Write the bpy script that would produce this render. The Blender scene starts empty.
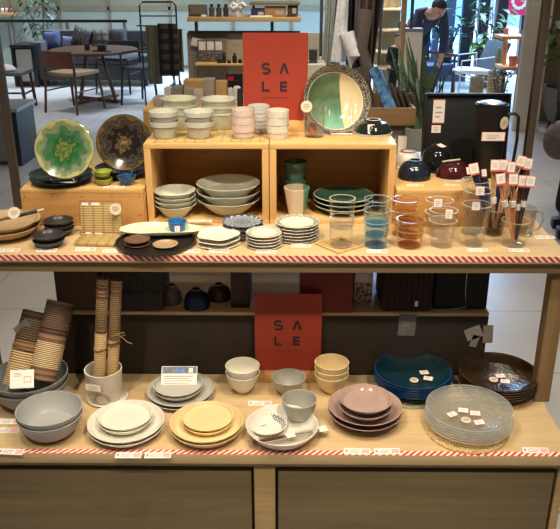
import bpy, bmesh, math, random
from mathutils import Vector, Matrix, Euler
random.seed(7)
S = bpy.context.scene
C = S.collection
PI = math.pi
R = math.radians
# ---------------------------------------------------------------- camera
CAM = Vector((0.057, -1.612, 1.575)); PITCH = R(21.9); YAW = 0.01003; F = 740.0
cd = bpy.data.cameras.new('camera'); co = bpy.data.objects.new('camera', cd); C.objects.link(co)
co.location = CAM; co.rotation_euler = (PI/2 - PITCH, 0, YAW)
cd.sensor_fit = 'HORIZONTAL'; cd.sensor_width = 36; cd.lens = 36*F/560; cd.clip_end = 200
S.camera = co
CR = Euler((PI/2 - PITCH, 0, YAW)).to_matrix()
def ray(px, py): return CR @ Vector(((px-280)/F, (264.5-py)/F, -1))
def on(px, py, z):                       # point of a level surface at height z
    d = ray(px, py); return CAM + d*((z-CAM.z)/d.z)
def aty(px, py, y):                      # point of an upright surface at depth y
    d = ray(px, py); return CAM + d*((y-CAM.y)/d.y)
def mpp(p): return -(CR.transposed() @ (Vector(p)-CAM)).z/F      # metres per photo pixel at a place
def zat(py, x, y):                       # height over (x,y) seen at row py
    lo, hi = -1.0, 3.5
    for _ in range(50):
        m = (lo+hi)/2; q = CR.transposed() @ (Vector((x, y, m))-CAM)
        row = 264.5 + F*q.y/q.z
        if row > py: lo = m
        else: hi = m
    return (lo+hi)/2
# ---------------------------------------------------------------- heights of the surfaces
LS, US, ST, CT, RB = 0.40, 0.868, 0.98, 1.106, 0.612
# ---------------------------------------------------------------- materials
def lin(c):
    return tuple((v/255/12.92 if v/255 <= .04045 else ((v/255+.055)/1.055)**2.4) for v in c) + (1.0,)
MC = {}
class NT:
    def __init__(s, name):
        s.m = bpy.data.materials.new(name); s.m.use_nodes = True; s.t = s.m.node_tree
        s.b = s.t.nodes['Principled BSDF']; s.out = s.t.nodes['Material Output']
    def n(s, typ, **k):
        x = s.t.nodes.new(typ)
        for a, v in k.items(): setattr(x, a, v)
        return x
    def l(s, a, b): s.t.links.new(a, b)
    def math(s, op, a, b=None):
        x = s.n('ShaderNodeMath', operation=op)
        for i, v in enumerate((a, b)):
            if v is None: continue
            if isinstance(v, (int, float)): x.inputs[i].default_value = v
            else: s.l(v, x.inputs[i])
        return x.outputs[0]
    def ramp(s, fac, stops, interp='LINEAR'):
        x = s.n('ShaderNodeValToRGB'); x.color_ramp.interpolation = interp
        e = x.color_ramp.elements
        while len(e) > 1: e.remove(e[-1])
        e[0].position = stops[0][0]; e[0].color = lin(stops[0][1])
        for p, c in stops[1:]:
            k = e.new(p); k.color = lin(c)
        s.l(fac, x.inputs[0]); return x.outputs[0]
    def noise(s, scale, detail=3, vec=None, dist=0):
        x = s.n('ShaderNodeTexNoise'); x.inputs['Scale'].default_value = scale
        x.inputs['Detail'].default_value = detail; x.inputs['Distortion'].default_value = dist
        if vec is None: vec = s.coord()
        s.l(vec, x.inputs['Vector']); return x.outputs['Fac']
    def coord(s, scale=None, rot=None):
        t = s.n('ShaderNodeTexCoord'); o = t.outputs['Object']
        if scale or rot:
            mp = s.n('ShaderNodeMapping'); s.l(o, mp.inputs['Vector'])
            if scale: mp.inputs['Scale'].default_value = scale
            if rot: mp.inputs['Rotation'].default_value = rot
            o = mp.outputs[0]
        return o
    def sep(s, v=None):
        x = s.n('ShaderNodeSeparateXYZ'); s.l(v or s.coord(), x.inputs[0]); return x.outputs
    def mix(s, f, a, b):
        x = s.n('ShaderNodeMix', data_type='RGBA')
        if isinstance(f, (int, float)): x.inputs[0].default_value = f
        else: s.l(f, x.inputs[0])
        for i, v in ((6, a), (7, b)):
            if isinstance(v, tuple): x.inputs[i].default_value = lin(v) if len(v) == 3 else v
            else: s.l(v, x.inputs[i])
        return x.outputs[2]
    def bump(s, h, st=.3, d=.002):
        x = s.n('ShaderNodeBump'); x.inputs['Strength'].default_value = st; x.inputs['Distance'].default_value = d
        s.l(h, x.inputs['Height']); s.l(x.outputs[0], s.b.inputs['Normal'])
    def done(s, col, rough=.5, spec=.5, metal=0):
        if isinstance(col, tuple): s.b.inputs['Base Color'].default_value = lin(col)
        else: s.l(col, s.b.inputs['Base Color'])
        s.b.inputs['Roughness'].default_value = rough; s.b.inputs['Specular IOR Level'].default_value = spec
        s.b.inputs['Metallic'].default_value = metal
        return s.m
def plain(col, rough=.5, spec=.5, metal=0, var=.06, vs=40, bump=0, bs=200):
    key = ('p', col, rough, spec, metal, var, vs, bump, bs)
    if key in MC: return MC[key]
    t = NT('surface'); f = t.noise(vs)
    a = tuple(max(0, v*(1-var)) for v in col); b = tuple(min(255, v*(1+var)) for v in col)
    c = t.ramp(f, [(.3, a), (.7, b)])
    if bump: t.bump(t.noise(bs, 2), bump)
    MC[key] = t.done(c, rough, spec, metal); return MC[key]
def wood(c0, c1, scale=(1.2, 14, 14), rough=.45, spec=.3, rot=None, knots=False):
    key = ('w', c0, c1, scale, rough, rot, knots)
    if key in MC: return MC[key]
    t = NT('wood grain'); v = t.coord(scale, rot); f = t.noise(3, 6, v, .6)
    c = t.ramp(f, [(.3, c0), (.7, c1)])
    if knots:
        vo = t.n('ShaderNodeTexVoronoi'); t.l(t.coord((5, 9, 9)), vo.inputs['Vector']); vo.inputs['Scale'].default_value = .9
        k = t.ramp(vo.outputs['Distance'], [(.02, (255, 255, 255)), (.07, (0, 0, 0))])
        c = t.mix(k, c, (104, 62, 26))
    MC[key] = t.done(c, rough, spec); return MC[key]
def speckle(col, dot, rough=.35, scale=260, lo=.66, hi=.74):
    key = ('s', col, dot, rough, scale, lo)
    if key in MC: return MC[key]
    t = NT('speckled glaze'); c = t.ramp(t.noise(scale, 2), [(lo, col), (hi, dot)])
    MC[key] = t.done(c, rough); return MC[key]
def radial(stops, RR, rough=.2, ang=None, noise=0, spec=.5):
    """colour by distance from the axis (fraction of RR); ang=(count, amplitude) scallops the bands"""
    t = NT('banded glaze'); x, y, z = t.sep()
    r = t.math('DIVIDE', t.math('SQRT', t.math('ADD', t.math('MULTIPLY', x, x), t.math('MULTIPLY', y, y))), RR)
    if ang:
        a = t.math('ARCTAN2', y, x)
        r = t.math('ADD', r, t.math('MULTIPLY', t.math('SINE', t.math('MULTIPLY', a, ang[0])), ang[1]))
    if noise: r = t.math('ADD', r, t.math('MULTIPLY', t.math('SUBTRACT', t.noise(60, 3), .5), noise))
    return t.done(t.ramp(r, stops), rough, spec)
def glass(tint, gloss=.12, body=0, bodycol=None, bump=0, rough=.03, fres=.4):
    key = ('g', tint, gloss, body, bodycol, bump, rough, fres)
    if key in MC: return MC[key]
    t = NT('clear glass'); t.t.nodes.remove(t.b)
    tr = t.n('ShaderNodeBsdfTransparent'); tr.inputs[0].default_value = lin(tint)
    gl = t.n('ShaderNodeBsdfGlossy'); gl.inputs['Roughness'].default_value = rough; gl.inputs[0].default_value = (1, 1, 1, 1)
    lw = t.n('ShaderNodeLayerWeight'); lw.inputs['Blend'].default_value = .5
    f = t.math('ADD', t.math('MULTIPLY', t.math('POWER', lw.outputs['Facing'], 3.0), fres), gloss*.3)
    if bump:
        bn = t.n('ShaderNodeBump'); bn.inputs['Strength'].default_value = bump; bn.inputs['Distance'].default_value = .003
        t.l(t.noise(90, 2), bn.inputs['Height'])
        t.l(bn.outputs[0], gl.inputs['Normal']); t.l(bn.outputs[0], lw.inputs['Normal'])
    mx = t.n('ShaderNodeMixShader'); t.l(f, mx.inputs[0]); t.l(tr.outputs[0], mx.inputs[1]); t.l(gl.outputs[0], mx.inputs[2])
    o = mx.outputs[0]
    if body:
        df = t.n('ShaderNodeBsdfDiffuse'); df.inputs[0].default_value = lin(bodycol)
        m2 = t.n('ShaderNodeMixShader'); m2.inputs[0].default_value = body
        t.l(tr.outputs[0], m2.inputs[1]); t.l(df.outputs[0], m2.inputs[2]); t.l(m2.outputs[0], mx.inputs[1])
    t.l(o, t.out.inputs[0]); MC[key] = t.m; return t.m
# ---------------------------------------------------------------- mesh helpers
def box(bm, x0, x1, y0, y1, z0, z1, bev=0, M=None):
    vs = [bm.verts.new((x, y, z)) for x in (x0, x1) for y in (y0, y1) for z in (z0, z1)]
    fs = [(0,1,3,2), (4,6,7,5), (0,4,5,1), (2,3,7,6), (0,2,6,4), (1,5,7,3)]
    F_ = [bm.faces.new([vs[i] for i in f]) for f in fs]
    if bev:
        es = list({e for f in F_ for e in f.edges})
        r = bmesh.ops.bevel(bm, geom=es, offset=bev, segments=2, affect='EDGES', profile=.6)
        vs = list({v for f in r['faces'] for v in f.verts} | {v for v in vs if v.is_valid})
    if M is not None: bmesh.ops.transform(bm, matrix=M, verts=[v for v in vs if v.is_valid])
    return vs
def lathe(bm, prof, seg=40, mod=None, M=None):
    rings = []
    allv = []
    for r, z in prof:
        if r < 1e-6:
            v = bm.verts.new((0, 0, z)); rings.append([v]); allv.append(v)
        else:
            ring = []
            for i in range(seg):
                a = 2*PI*i/seg; k = 1
                if mod: k = 1 + mod[1]*math.cos(mod[0]*a + (mod[2] if len(mod) > 2 else 0))
                ring.append(bm.verts.new((r*k*math.cos(a), r*k*math.sin(a), z)))
            rings.append(ring); allv += ring
    for a, b in zip(rings, rings[1:]):
        for i in range(seg):
            j = (i+1) % seg
            if len(a) == 1 and len(b) == 1: continue
            if len(a) == 1: bm.faces.new((a[0], b[j], b[i]))
            elif len(b) == 1: bm.faces.new((a[i], a[j], b[0]))
            else: bm.faces.new((a[i], a[j], b[j], b[i]))
    if M is not None: bmesh.ops.transform(bm, matrix=M, verts=allv)
    return allv
def tube(bm, pts, r, seg=8, r2=None, cap=True):
    pts = [Vector(p) for p in pts]; n = len(pts); rings = []
    up = Vector((0, 0, 1))
    for i, p in enumerate(pts):
        d = (pts[min(i+1, n-1)] - pts[max(i-1, 0)]).normalized()
        u = d.cross(up if abs(d.z) < .95 else Vector((1, 0, 0))).normalized(); w = u.cross(d)
        rr = r if r2 is None else r + (r2-r)*i/(n-1)
        rings.append([bm.verts.new(p + (u*math.cos(2*PI*k/seg) + w*math.sin(2*PI*k/seg))*rr) for k in range(seg)])
    for a, b in zip(rings, rings[1:]):
        for k in range(seg): bm.faces.new((a[k], a[(k+1) % seg], b[(k+1) % seg], b[k]))
    if cap: bm.faces.new(rings[0][::-1]); bm.faces.new(rings[-1])
def prism(bm, pts, h, M=None):
    """flat outline pts [(x,y)] raised from z=0 to z=h"""
    a = [bm.verts.new((x, y, 0)) for x, y in pts]; b = [bm.verts.new((x, y, h)) for x, y in pts]
    n = len(pts)
    bm.faces.new(a[::-1]); bm.faces.new(b)
    for i in range(n): bm.faces.new((a[i], a[(i+1) % n], b[(i+1) % n], b[i]))
    if M is not None: bmesh.ops.transform(bm, matrix=M, verts=a+b)
def ribbon(bm, pts, w, h, M=None):
    """flat stroke of width w along pts [(x,y)]"""
    L, Rr = [], []
    n = len(pts)
    for i in range(n):
        a = Vector(pts[max(i-1, 0)]); b = Vector(pts[min(i+1, n-1)]); d = (b-a).normalized(); q = Vector((-d.y, d.x))*w/2
        L.append(Vector(pts[i])+q); Rr.append(Vector(pts[i])-q)
    for i in range(n-1): prism(bm, [tuple(L[i]), tuple(Rr[i]), tuple(Rr[i+1]), tuple(L[i+1])], h, M)
def sphere(bm, c, rx, ry, rz, seg=16):
    r = bmesh.ops.create_uvsphere(bm, u_segments=seg, v_segments=max(6, seg//2), radius=1)
    bmesh.ops.transform(bm, matrix=Matrix.Translation(c) @ Matrix.Diagonal((rx, ry, rz, 1)), verts=r['verts'])
def leaf(bm, p, d, L, w, droop=.25):
    d = Vector(d).normalized(); u = d.cross(Vector((0, 0, 1)))
    if u.length < .05: u = Vector((1, 0, 0))
    u.normalize(); nrm = u.cross(d)
    p = Vector(p); ct = []
    for t, k in ((0, .08), (.3, .9), (.6, 1), (.85, .55), (1, .03)):
        q = p + d*L*t - Vector((0, 0, 1))*droop*L*t*t
        ct.append((bm.verts.new(q-u*w*k*.5+nrm*w*.12*k), bm.verts.new(q), bm.verts.new(q+u*w*k*.5+nrm*w*.12*k)))
    for a, b in zip(ct, ct[1:]):
        bm.faces.new((a[0], a[1], b[1], b[0])); bm.faces.new((a[1], a[2], b[2], b[1]))
def obj(name, bm, m, parent=None, loc=None, rot=None, smooth=38, norm=True):
    if norm: bmesh.ops.recalc_face_normals(bm, faces=bm.faces[:])
    me = bpy.data.meshes.new(name); bm.to_mesh(me); bm.free()
    for mm in (m if isinstance(m, list) else [m]): me.materials.append(mm)
    if smooth:
        me.polygons.foreach_set('use_smooth', [True]*len(me.polygons)); me.set_sharp_from_angle(angle=R(smooth))
    o = bpy.data.objects.new(name, me); C.objects.link(o)
    if parent: o.parent = parent
    if loc is not None: o.location = loc
    if rot is not None: o.rotation_euler = rot
    return o
def tag(o, label, cat, group=None):
    o['label'] = label; o['category'] = cat
    if group: o['group'] = group
    return o
def thing(name, label, cat, loc=(0, 0, 0), rot=(0, 0, 0), group=None):
    o = bpy.data.objects.new(name, None); C.objects.link(o); o.empty_display_size = .05
    o.location = loc; o.rotation_euler = rot
    return tag(o, label, cat, group)
def struct(name, bm, m, parent=None, loc=None, rot=None, smooth=0):
    o = obj(name, bm, m, parent, loc, rot, smooth); o['kind'] = 'structure'; return o
def dup(root, loc, rot=None, label=None, group=None):
    r = root.copy(); C.objects.link(r); r.location = loc
    if rot is not None: r.rotation_euler = rot
    if label: r['label'] = label
    if group: r['group'] = group
    for ch in list(root.children):
        c = ch.copy(); C.objects.link(c); c.parent = r
        for g in list(ch.children):
            q = g.copy(); C.objects.link(q); q.parent = c
    return r
def bmn(): return bmesh.new()
def bxo(name, d, m, parent=None, bev=.002, loc=None, rot=None):
    bm = bmn(); box(bm, *d, bev=bev); return obj(name, bm, m, parent, loc, rot)
# ---------------------------------------------------------------- wares turned on a wheel
def ware_profile(style, rf, RR, h, t, step, c=.6, foot=.1, collar=0):
    def ro(z):
        u = min(1, max(0, z/h))
        if style == 'cupstep':
            hb = h-step+.0014
            return RR if z > hb else rf + (RR*.9-rf)*min(1, max(0, z/hb))
        if u < foot: return rf
        w = (u-foot)/(1-foot)
        r = rf*1.03 + (RR-rf*1.03)*((1-c)*w + c*math.sqrt(max(0, 1-(1-w)**2)))
        return r
    N = 22 if style != 'plate' else 12
    zs = [h*i/N for i in range(N+1)]
    if style == 'cupstep':
        hb = h-step+.0014; zs = [0, hb*.5, hb, hb+.0006, h-.0006, h]
    out = [(0, h*.02 if style != 'glass' else 0)]
    out += [(rf*.86, h*.02)] if style not in ('glass', 'cupstep') else []
    for z in zs:
        r = ro(z)
        if collar and z > h-collar: r = max(r, RR)
        if z == 0: out.append((rf*.96, 0)); out.append((rf, min(.001, h*.05)))
        else: out.append((r, z))
    tf = max(step, t) if style not in ('glass', 'cupstep') else .007
    tf = min(tf, h*.6)
    inn = []
    for i in range(N+1):
        z = h - (h-tf)*i/N
        if style == 'glass': r = ro(max(0, z-step))+.0003 if step else ro(z)-t
        elif style == 'cupstep': r = ro(h)-t if z > h*.3 else (ro(h)-t)*.97
        else:
            r = ro(z)-t
            if step: r = min(ro(z)-.0007, max(r, ro(max(0, z-step))+.0003))
        inn.append((max(r, .002), z))
    rim = inn[0][0]
    out[-1] = (out[-1][0], h-.0006)
    out.append(((out[-1][0]+rim)/2, h))
    inn[0] = (rim, h-.0006)
    inn.append((0, tf))
    return out+inn
ORD = ['top', 'second-highest', 'third-highest', 'fourth-highest', 'fifth-highest', 'sixth-highest']
def which(i, n):
    """i counted from the bottom"""
    k = n-1-i
    if n == 1: return None
    if k == 0: return 'topmost'
    if i == 0: return 'lowest'
    return ORD[k]
def onx(px, y, z):                       # x of the point at depth y and height z that shows in column px
    q = CR.transposed() @ (Vector((0, y, z))-CAM); e = CR.transposed() @ Vector((1, 0, 0)); k = (px-280)/F
    return (-k*q.z - q.x)/(e.x + k*e.z)
def geo(px, ybot, plane, footw, rimw, yrim, n=1, sp=0, back=0):
    p = on(px, ybot, plane); s = mpp(p); rf = footw/2*s
    x, y = p.x, p.y + rf + back
    p2 = on(px, ybot, plane)
    zt = zat(yrim, x, y); sc = mpp((x, y, zt))
    x = onx(px, y, plane)
    zt = zat(yrim, x, y); sc = mpp((x, y, zt))
    el = math.atan2(CAM.z-zt, y-CAM.y)
    step = sp*sc/math.cos(el)
    H = zt-plane; h = H-(n-1)*step
    return x, y, rf, rimw/2*sc, h, step
def stack(name, cat, desc, where, px, ybot, plane, footw, rimw, yrim, m, n=1, sp=0, style='bowl', t=.003, c=.6,
          foot=.1, collar=0, mod=None, group=None, back=0, seg=44, mf=None, invert=False, minh=.006, parts=None, jitter=.3, what=None):
    x, y, rf, RR, h, step = geo(px, ybot, plane, footw, rimw, yrim, n, sp, back)
    h = max(h, minh)
    if isinstance(m, type(lambda: 0)): m = m(RR, h)
    bm = bmn(); lathe(bm, ware_profile(style, rf, RR, h, t, step, c, foot, collar), seg, mod)
    first = obj(name, bm, m)
    if parts: parts(first, rf, RR, h, step)
    what = what or name.replace('_', ' ')
    outs = []
    for i in range(n):
        w = which(i, n)
        lab = f'{desc} {what} {where}' if n == 1 else f'{w} {desc} {what} in the stack {where}'
        o = first if i == 0 else dup(first, (0, 0, 0))
        tag(o, lab, cat, group or (f'stack of {desc} {what}s {where}' if n > 1 else None))
        o.location = (x, y, plane + i*step); o.rotation_euler = (0, 0, random.uniform(-jitter, jitter) if not mod else 0)
        outs.append(o)
    return outs, (x, y, plane + (n-1)*step, rf, RR, h, step)
# ================================================================= palette
M_shelf = wood((194, 166, 122), (208, 180, 136), (1.5, 18, 18), .4)
M_front = wood((136, 113, 78), (150, 126, 90), (1.2, 22, 22), .5)
M_door = wood((112, 97, 70), (127, 110, 80), (.8, 14, 14), .5)
M_edge = wood((172, 142, 98), (186, 156, 110), (1.2, 20, 20), .5)
M_post = wood((66, 57, 48), (78, 68, 57), (14, 14, 1.5), .5)
M_post2 = wood((132, 106, 72), (148, 120, 84), (14, 14, 1.5), .5)
M_pine = wood((204, 160, 98), (220, 180, 118), (1.2, 16, 16), .42)
M_pineknot = wood((184, 134, 76), (200, 152, 92), (1.2, 16, 16), .5, knots=True)
M_dark = plain((58, 44, 28), .6)
M_card = plain((240, 232, 222), .6, var=.02)
M_pinkprint = plain((232, 176, 164), .6); M_ink = plain((158, 148, 142), .7); M_black = plain((22, 21, 20), .45)
M_redink = plain((216, 104, 84), .6)
# ================================================================= the display fixture
FX = 0.804
fix = thing('display_fixture', 'pale wooden two-tier shop display fixture with drawers below and striped tape on its edges', 'display fixture', (0, 0, 0))
def fpart(name, d, m, parent=fix, bev=.002): return bxo(name, d, m, parent, bev)
fpart('lower_shelf', (-FX, FX, -.014, .395, LS-.03, LS), M_shelf)
fpart('upper_shelf', (-FX, FX, .21, .78, US-.022, US), M_shelf)
fpart('shelf_apron', (-FX, FX, .225, .25, US-.055, US-.022), M_front)
fpart('cabinet_body', (-.775, .775, .03, .39, .04, LS-.03), M_dark)
fpart('plinth', (-.76, .76, .05, .38, 0, .04), M_dark)
fpart('front_rail', (-.79, .79, .002, .03, LS-.05, LS-.03), M_front)
fpart('divider_post', (-.028, .028, .001, .03, .04, LS-.05), M_edge)
for s in (-1, 1):
    dd = fpart('drawer_front', (min(s*.036, s*.768), max(s*.036, s*.768), .006, .03, .05, LS-.066), M_door)
    fpart('end_panel', (min(s*.776, s*.796), max(s*.776, s*.796), .004, .39, 0, LS-.03), M_edge)
def stripes():
    t = NT('striped tape'); x, y, z = t.sep()
    f = t.math('FRACT', t.math('MULTIPLY', t.math('ADD', t.math('SUBTRACT', x, y), z), 1/.0175))
    return t.done(t.ramp(f, [(0, (206, 52, 44)), (.5, (206, 52, 44)), (.52, (240, 226, 206)), (1, (240, 226, 206))], 'CONSTANT'), .5)
M_tape = stripes()
fpart('striped_tape', (-FX, FX, .2088, .2101, US-.0165, US-.0005), M_tape, bev=0)
fpart('striped_tape', (-FX, FX, -.0135, .0045, LS-.0002, LS+.0006), M_tape, bev=0)
for s in (-1, 1):
    fpart('upright', (s*.80-.022, s*.80+.022, .245, .29, LS, US-.022), M_post2)
    fpart('upright', (s*.785-.011, s*.785+.011, .59, .615, US, 2.2), M_post)
    pass
# low display box standing behind
rear = thing('rear_display_unit', 'dark brown low display unit behind the fixture with its lit ledge seen through the gap', 'display unit', (0, 0, 0))
bxo('back_panel', (-.66, .665, .40, .42, .0, RB-.012), plain((46, 36, 24), .6), rear)
bxo('ledge', (-.66, .665, .40, .80, RB-.012, RB), M_shelf, rear)
bxo('side_panel', (-.66, -.64, .42, .80, 0, RB-.012), M_dark, rear)
bxo('side_panel', (.645, .665, .42, .80, 0, RB-.012), M_dark, rear)
rt = thing('rear_table', 'wooden display table behind the crates carrying boxes and the black tray', 'table', (0, 0, 0))
bxo('tabletop', (-.80, .80, .84, 1.40, US-.03, US), M_shelf, rt)
for sx in (-.76, .76):
    for sy in (.88, 1.36): bxo('leg', (sx-.02, sx+.02, sy-.02, sy+.02, 0, US-.03), M_post, rt)
# ================================================================= crates and step boxes
def crate(label, x0, x1, y0, y1, z0, z1, t=.014):
    r = thing('wooden_crate', label, 'crate', ((x0+x1)/2, y0, z0), group=None)
    w = (x1-x0)/2; d = y1-y0; h = z1-z0
    bxo('side_panel', (-w, w, 0, d, h-t, h), M_pine, r, .0015)
    bxo('side_panel', (-w, w, 0, d, 0, t*.8), M_pine, r, .0015)
    bxo('side_panel', (-w, -w+t*1.4, 0, d, t*.8, h-t), wood((206, 158, 96), (220, 176, 114), (12, 12, 1.4), .45), r, .0015)
    bxo('side_panel', (w-t*1.4, w, 0, d, t*.8, h-t), wood((206, 158, 96), (220, 176, 114), (12, 12, 1.4), .45), r, .0015)
    bxo('back_board', (-w+t*1.4, w-t*1.4, d-.012, d, t*.8, h-t), M_pineknot, r, .001)
    return r
p = on(143, 223, US); YC = p.y
x0 = onx(143, YC, CT); x1 = onx(397, YC, CT); xm = onx(269, YC, CT)
crate('open pine crate holding the grey-green bowls, left of the pair', x0, xm-.001, YC, YC+.27, US, CT)
crate('open pine crate holding the teal tumblers and dishes, right of the pair', xm+.001, x1, YC, YC+.27, US, CT)
def step_box(label, xa, xb, ya, yb):
    r = thing('step_box', label, 'riser', ((xa+xb)/2, ya, US)); w = (xb-xa)/2; h = ST-US; d = yb-ya
    bxo('top_board', (-w, w, 0, d, h-.012, h), M_pine, r); bxo('front_board', (-w, w, 0, .012, 0, h-.012), M_pineknot, r)
    for s in (-1, 1): bxo('side_board', (min(s*w, s*(w-.012)), max(s*w, s*(w-.012)), .012, d, 0, h-.012), M_pine, r)
    bm = bmn()
    for k in (-.95, -.5, 0, .5, .95):
        for q in (.3, .8): lathe(bm, [(0, 0), (.002, 0), (.002, .0006), (0, .0008)], 8, M=Matrix.Translation((k*w*.98, -.0001, h*q)) @ Matrix.Rotation(PI/2, 4, 'X'))
    obj('nail_heads', bm, plain((70, 48, 30), .5), r)
YS = on(80, 226, US).y
XL = onx(19.5, YS, ST)
step_box('low pine step box at the left carrying the upright decorated plates', XL, x0-.004, YS, YS+.27)
step_box('low pine step box at the right carrying upturned dark bowls', x1+.004, onx(520, YS, ST), YS, YS+.24)
# ================================================================= cards
M_card2 = plain((236, 222, 212), .6, var=.02)
_cp = None
def card(px, py, plane, label, w=.05, d=.018, rz=0, tilt=.18, cy=None):
    global _cp
    p = on(px, py, plane)
    if _cp is None:
        bm = bmn(); box(bm, -.5, .5, -.5, .5, 0, .0008)
        _cp = obj('price_card', bm, M_card, smooth=0)
        bm = bmn(); box(bm, .18, .46, -.34, .34, .0008, .0011); obj('pink_band', bm, M_pinkprint, _cp, smooth=0)
        bm = bmn()
        for yy, xa, xb in ((.22, -.28, .12), (0, -.3, .1), (-.24, -.3, .06)): box(bm, xa, xb, yy-.05, yy+.03, .0008, .0011)
        box(bm, -.44, -.36, -.2, .25, .0008, .0011)
        obj('printed_lines', bm, M_ink, _cp, smooth=0); o = _cp
    else: o = dup(_cp, (0, 0, 0))
    s = d
    o.scale = (w, d, 1); o.location = (p.x, p.y, plane + .0004 + math.sin(tilt)*d/2); o.rotation_euler = (tilt, 0, rz)
    tag(o, label, 'price card', 'price cards on the shelves')
    return o
_sp = None
def sticker(loc, rot, label, w=.026, d=.018, red=True, cat='price tag'):
    global _sp
    if _sp is None:
        bm = bmn(); box(bm, -.5, .5, -.5, .5, 0, .0006); _sp = obj('price_tag', bm, M_redink, smooth=0)
        bm = bmn(); box(bm, -.475, .475, -.46, .46, .0006, .0010); obj('white_panel', bm, M_card, _sp, smooth=0)
        bm = bmn()
        for yy, xb in ((.16, .22), (-.04, .28), (-.22, .1)): box(bm, -.28, xb, yy-.03, yy+.025, .0010, .0013)
        obj('printed_lines', bm, M_ink, _sp, smooth=0); o = _sp
    else: o = dup(_sp, (0, 0, 0))
    o.location = loc; o.rotation_euler = rot; o.scale = (w, d, 1); tag(o, label, cat, 'price tags'); return o
# upper shelf cards
for px, py, lab in (
    (10, 251, 'white price card in front of the tan wooden bowls on the upper shelf'),
    (47, 251, 'white price card in front of the small charcoal bowls'),
    (86, 250, 'white price card in front of the bamboo mat lying flat'),
    (113, 251.5, 'white price card just left of the front of the round black tray'),
    (190, 252, 'white price card under the right front rim of the black tray'),
    (219, 252, 'white price card in front of the white flower-shaped dishes'),
    (266, 252.5, 'white price card in front of the small white plates with a scratched grey rim'),
    (301, 246.5, 'white price card in front of the ivory plates with a dark rim'),
    (377, 252, 'white price card in front of the blue glasses'),
    (478, 251, 'white price card in front of the tall clear glasses'),
    (519, 251, 'white price card in front of the glass of chopsticks'),
    (545, 238, 'white price card lying at the right end of the upper shelf')): card(px, py, US, lab, .054, .018, tilt=.14)
for px, py, lab, w in (
    (200, 221.5, 'white price card on the crate floor in front of the large grey-green bowls', .07),):
    card(px, py, US+.0115, lab, w, .016, tilt=.1)
card(114, 187.5, ST, 'white price card in front of the two lime cups on the left step box', .06, .014, tilt=.1)
card(415, 185.6, ST, 'white price card in front of the upturned navy bowls', .05, .012, tilt=.1)
card(452, 185.6, ST, 'white price card in front of the upturned maroon bowl', .045, .012, tilt=.1)
# ================================================================= sale signs
M_sale = plain((158, 54, 34), .55, var=.03, vs=8); M_saleink = plain((38, 28, 30), .6)
def sale(where, x, y, z, w, h, lean, block_w, off):
    r = thing('sale_sign', f'orange-red card sign reading SALE {where}', 'sign', (x, y, z))
    g = bpy.data.objects
    M0 = Matrix.Rotation(-lean, 4, 'X')
    base = bxo('wooden_base', (-block_w/2+off, block_w/2+off, -.022, .022, 0, .030), M_pine, r)
    bm = bmn(); box(bm, -w/2, w/2, -.0012, .0012, 0, h)
    pan = obj('sign_panel', bm, M_sale, r, (0, 0, .0302), (-lean, 0, 0), 0)
    T = Matrix.Translation((0, -.0013, 0)) @ Matrix.Rotation(PI/2, 4, 'X')
    L = h*.118; sw = h*.027
    bm = bmn()
    # letters: S A (no bar) over L E
    cx1, cx2 = -w*.145, w*.135; cy1, cy2 = h*.60, h*.395
    a = L/2; wd = L*.36
    pts = []
    for k in range(13):                       # upper bowl of the S
        th = R(30 + 225*k/12 + 0); pts.append((cx1 + wd*math.cos(th), cy1 + a*.47 + a*.46*math.sin(th)))
    for k in range(13):
        th = R(75 - 225*k/12); pts.append((cx1 + wd*math.cos(th), cy1 - a*.47 + a*.46*math.sin(th)))
    ribbon(bm, pts, sw, .0006, T)
    obj('letter', bm, M_saleink, pan, smooth=0); bm = bmn()
    ribbon(bm, [(cx2-L*.36, cy1-a), (cx2-L*.02, cy1+a)], sw, .0006, T); ribbon(bm, [(cx2+L*.02, cy1+a), (cx2+L*.36, cy1-a)], sw, .0007, T)
    obj('letter', bm, M_saleink, pan, smooth=0); bm = bmn()
    ribbon(bm, [(cx1-wd*.9, cy2+a), (cx1-wd*.9, cy2-a)], sw, .0006, T); ribbon(bm, [(cx1-wd*.9, cy2-a+sw/2), (cx1+wd*.9, cy2-a+sw/2)], sw, .0007, T)
    ex = cx2 - wd*.85
    obj('letter', bm, M_saleink, pan, smooth=0); bm = bmn()
    ribbon(bm, [(ex, cy2+a), (ex, cy2-a)], sw, .0006, T)
    for yy in (cy2-a+sw/2, cy2, cy2+a-sw/2): ribbon(bm, [(ex, yy), (ex+wd*1.6, yy)], sw, .0007, T)
    obj('letter', bm, M_saleink, pan, smooth=0)
    bm = bmn(); xx = -w*.20
    random.seed(3)
    while xx < w*.19:
        k = random.uniform(.004, .012)*w/.2; prism(bm, [(xx, h*.262), (xx+k, h*.262), (xx+k, h*.268), (xx, h*.268)], .0006, T); xx += k+.0022
    obj('small_print', bm, M_saleink, pan, smooth=0)
    return r
YG = on(300, 132, CT).y + .03
xs = onx(275.5, YG, CT+.1); sc = mpp((xs, YG, CT+.15))
sale('on top of the crates, the upper of the two', xs, YG, CT, 64.5*sc, zat(33, xs, YG)-CT-.030, R(2), 60*sc, .0)
YG2 = on(300, 382.5, LS).y + .022
xs = onx(288, YG2, LS+.05); sc = mpp((xs, YG2, LS+.15))
sale('behind the lower shelf bowls', xs, YG2, LS, 66.5*sc, zat(294.5, xs, YG2)-LS-.030, R(1), 64*sc, 0)
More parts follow.
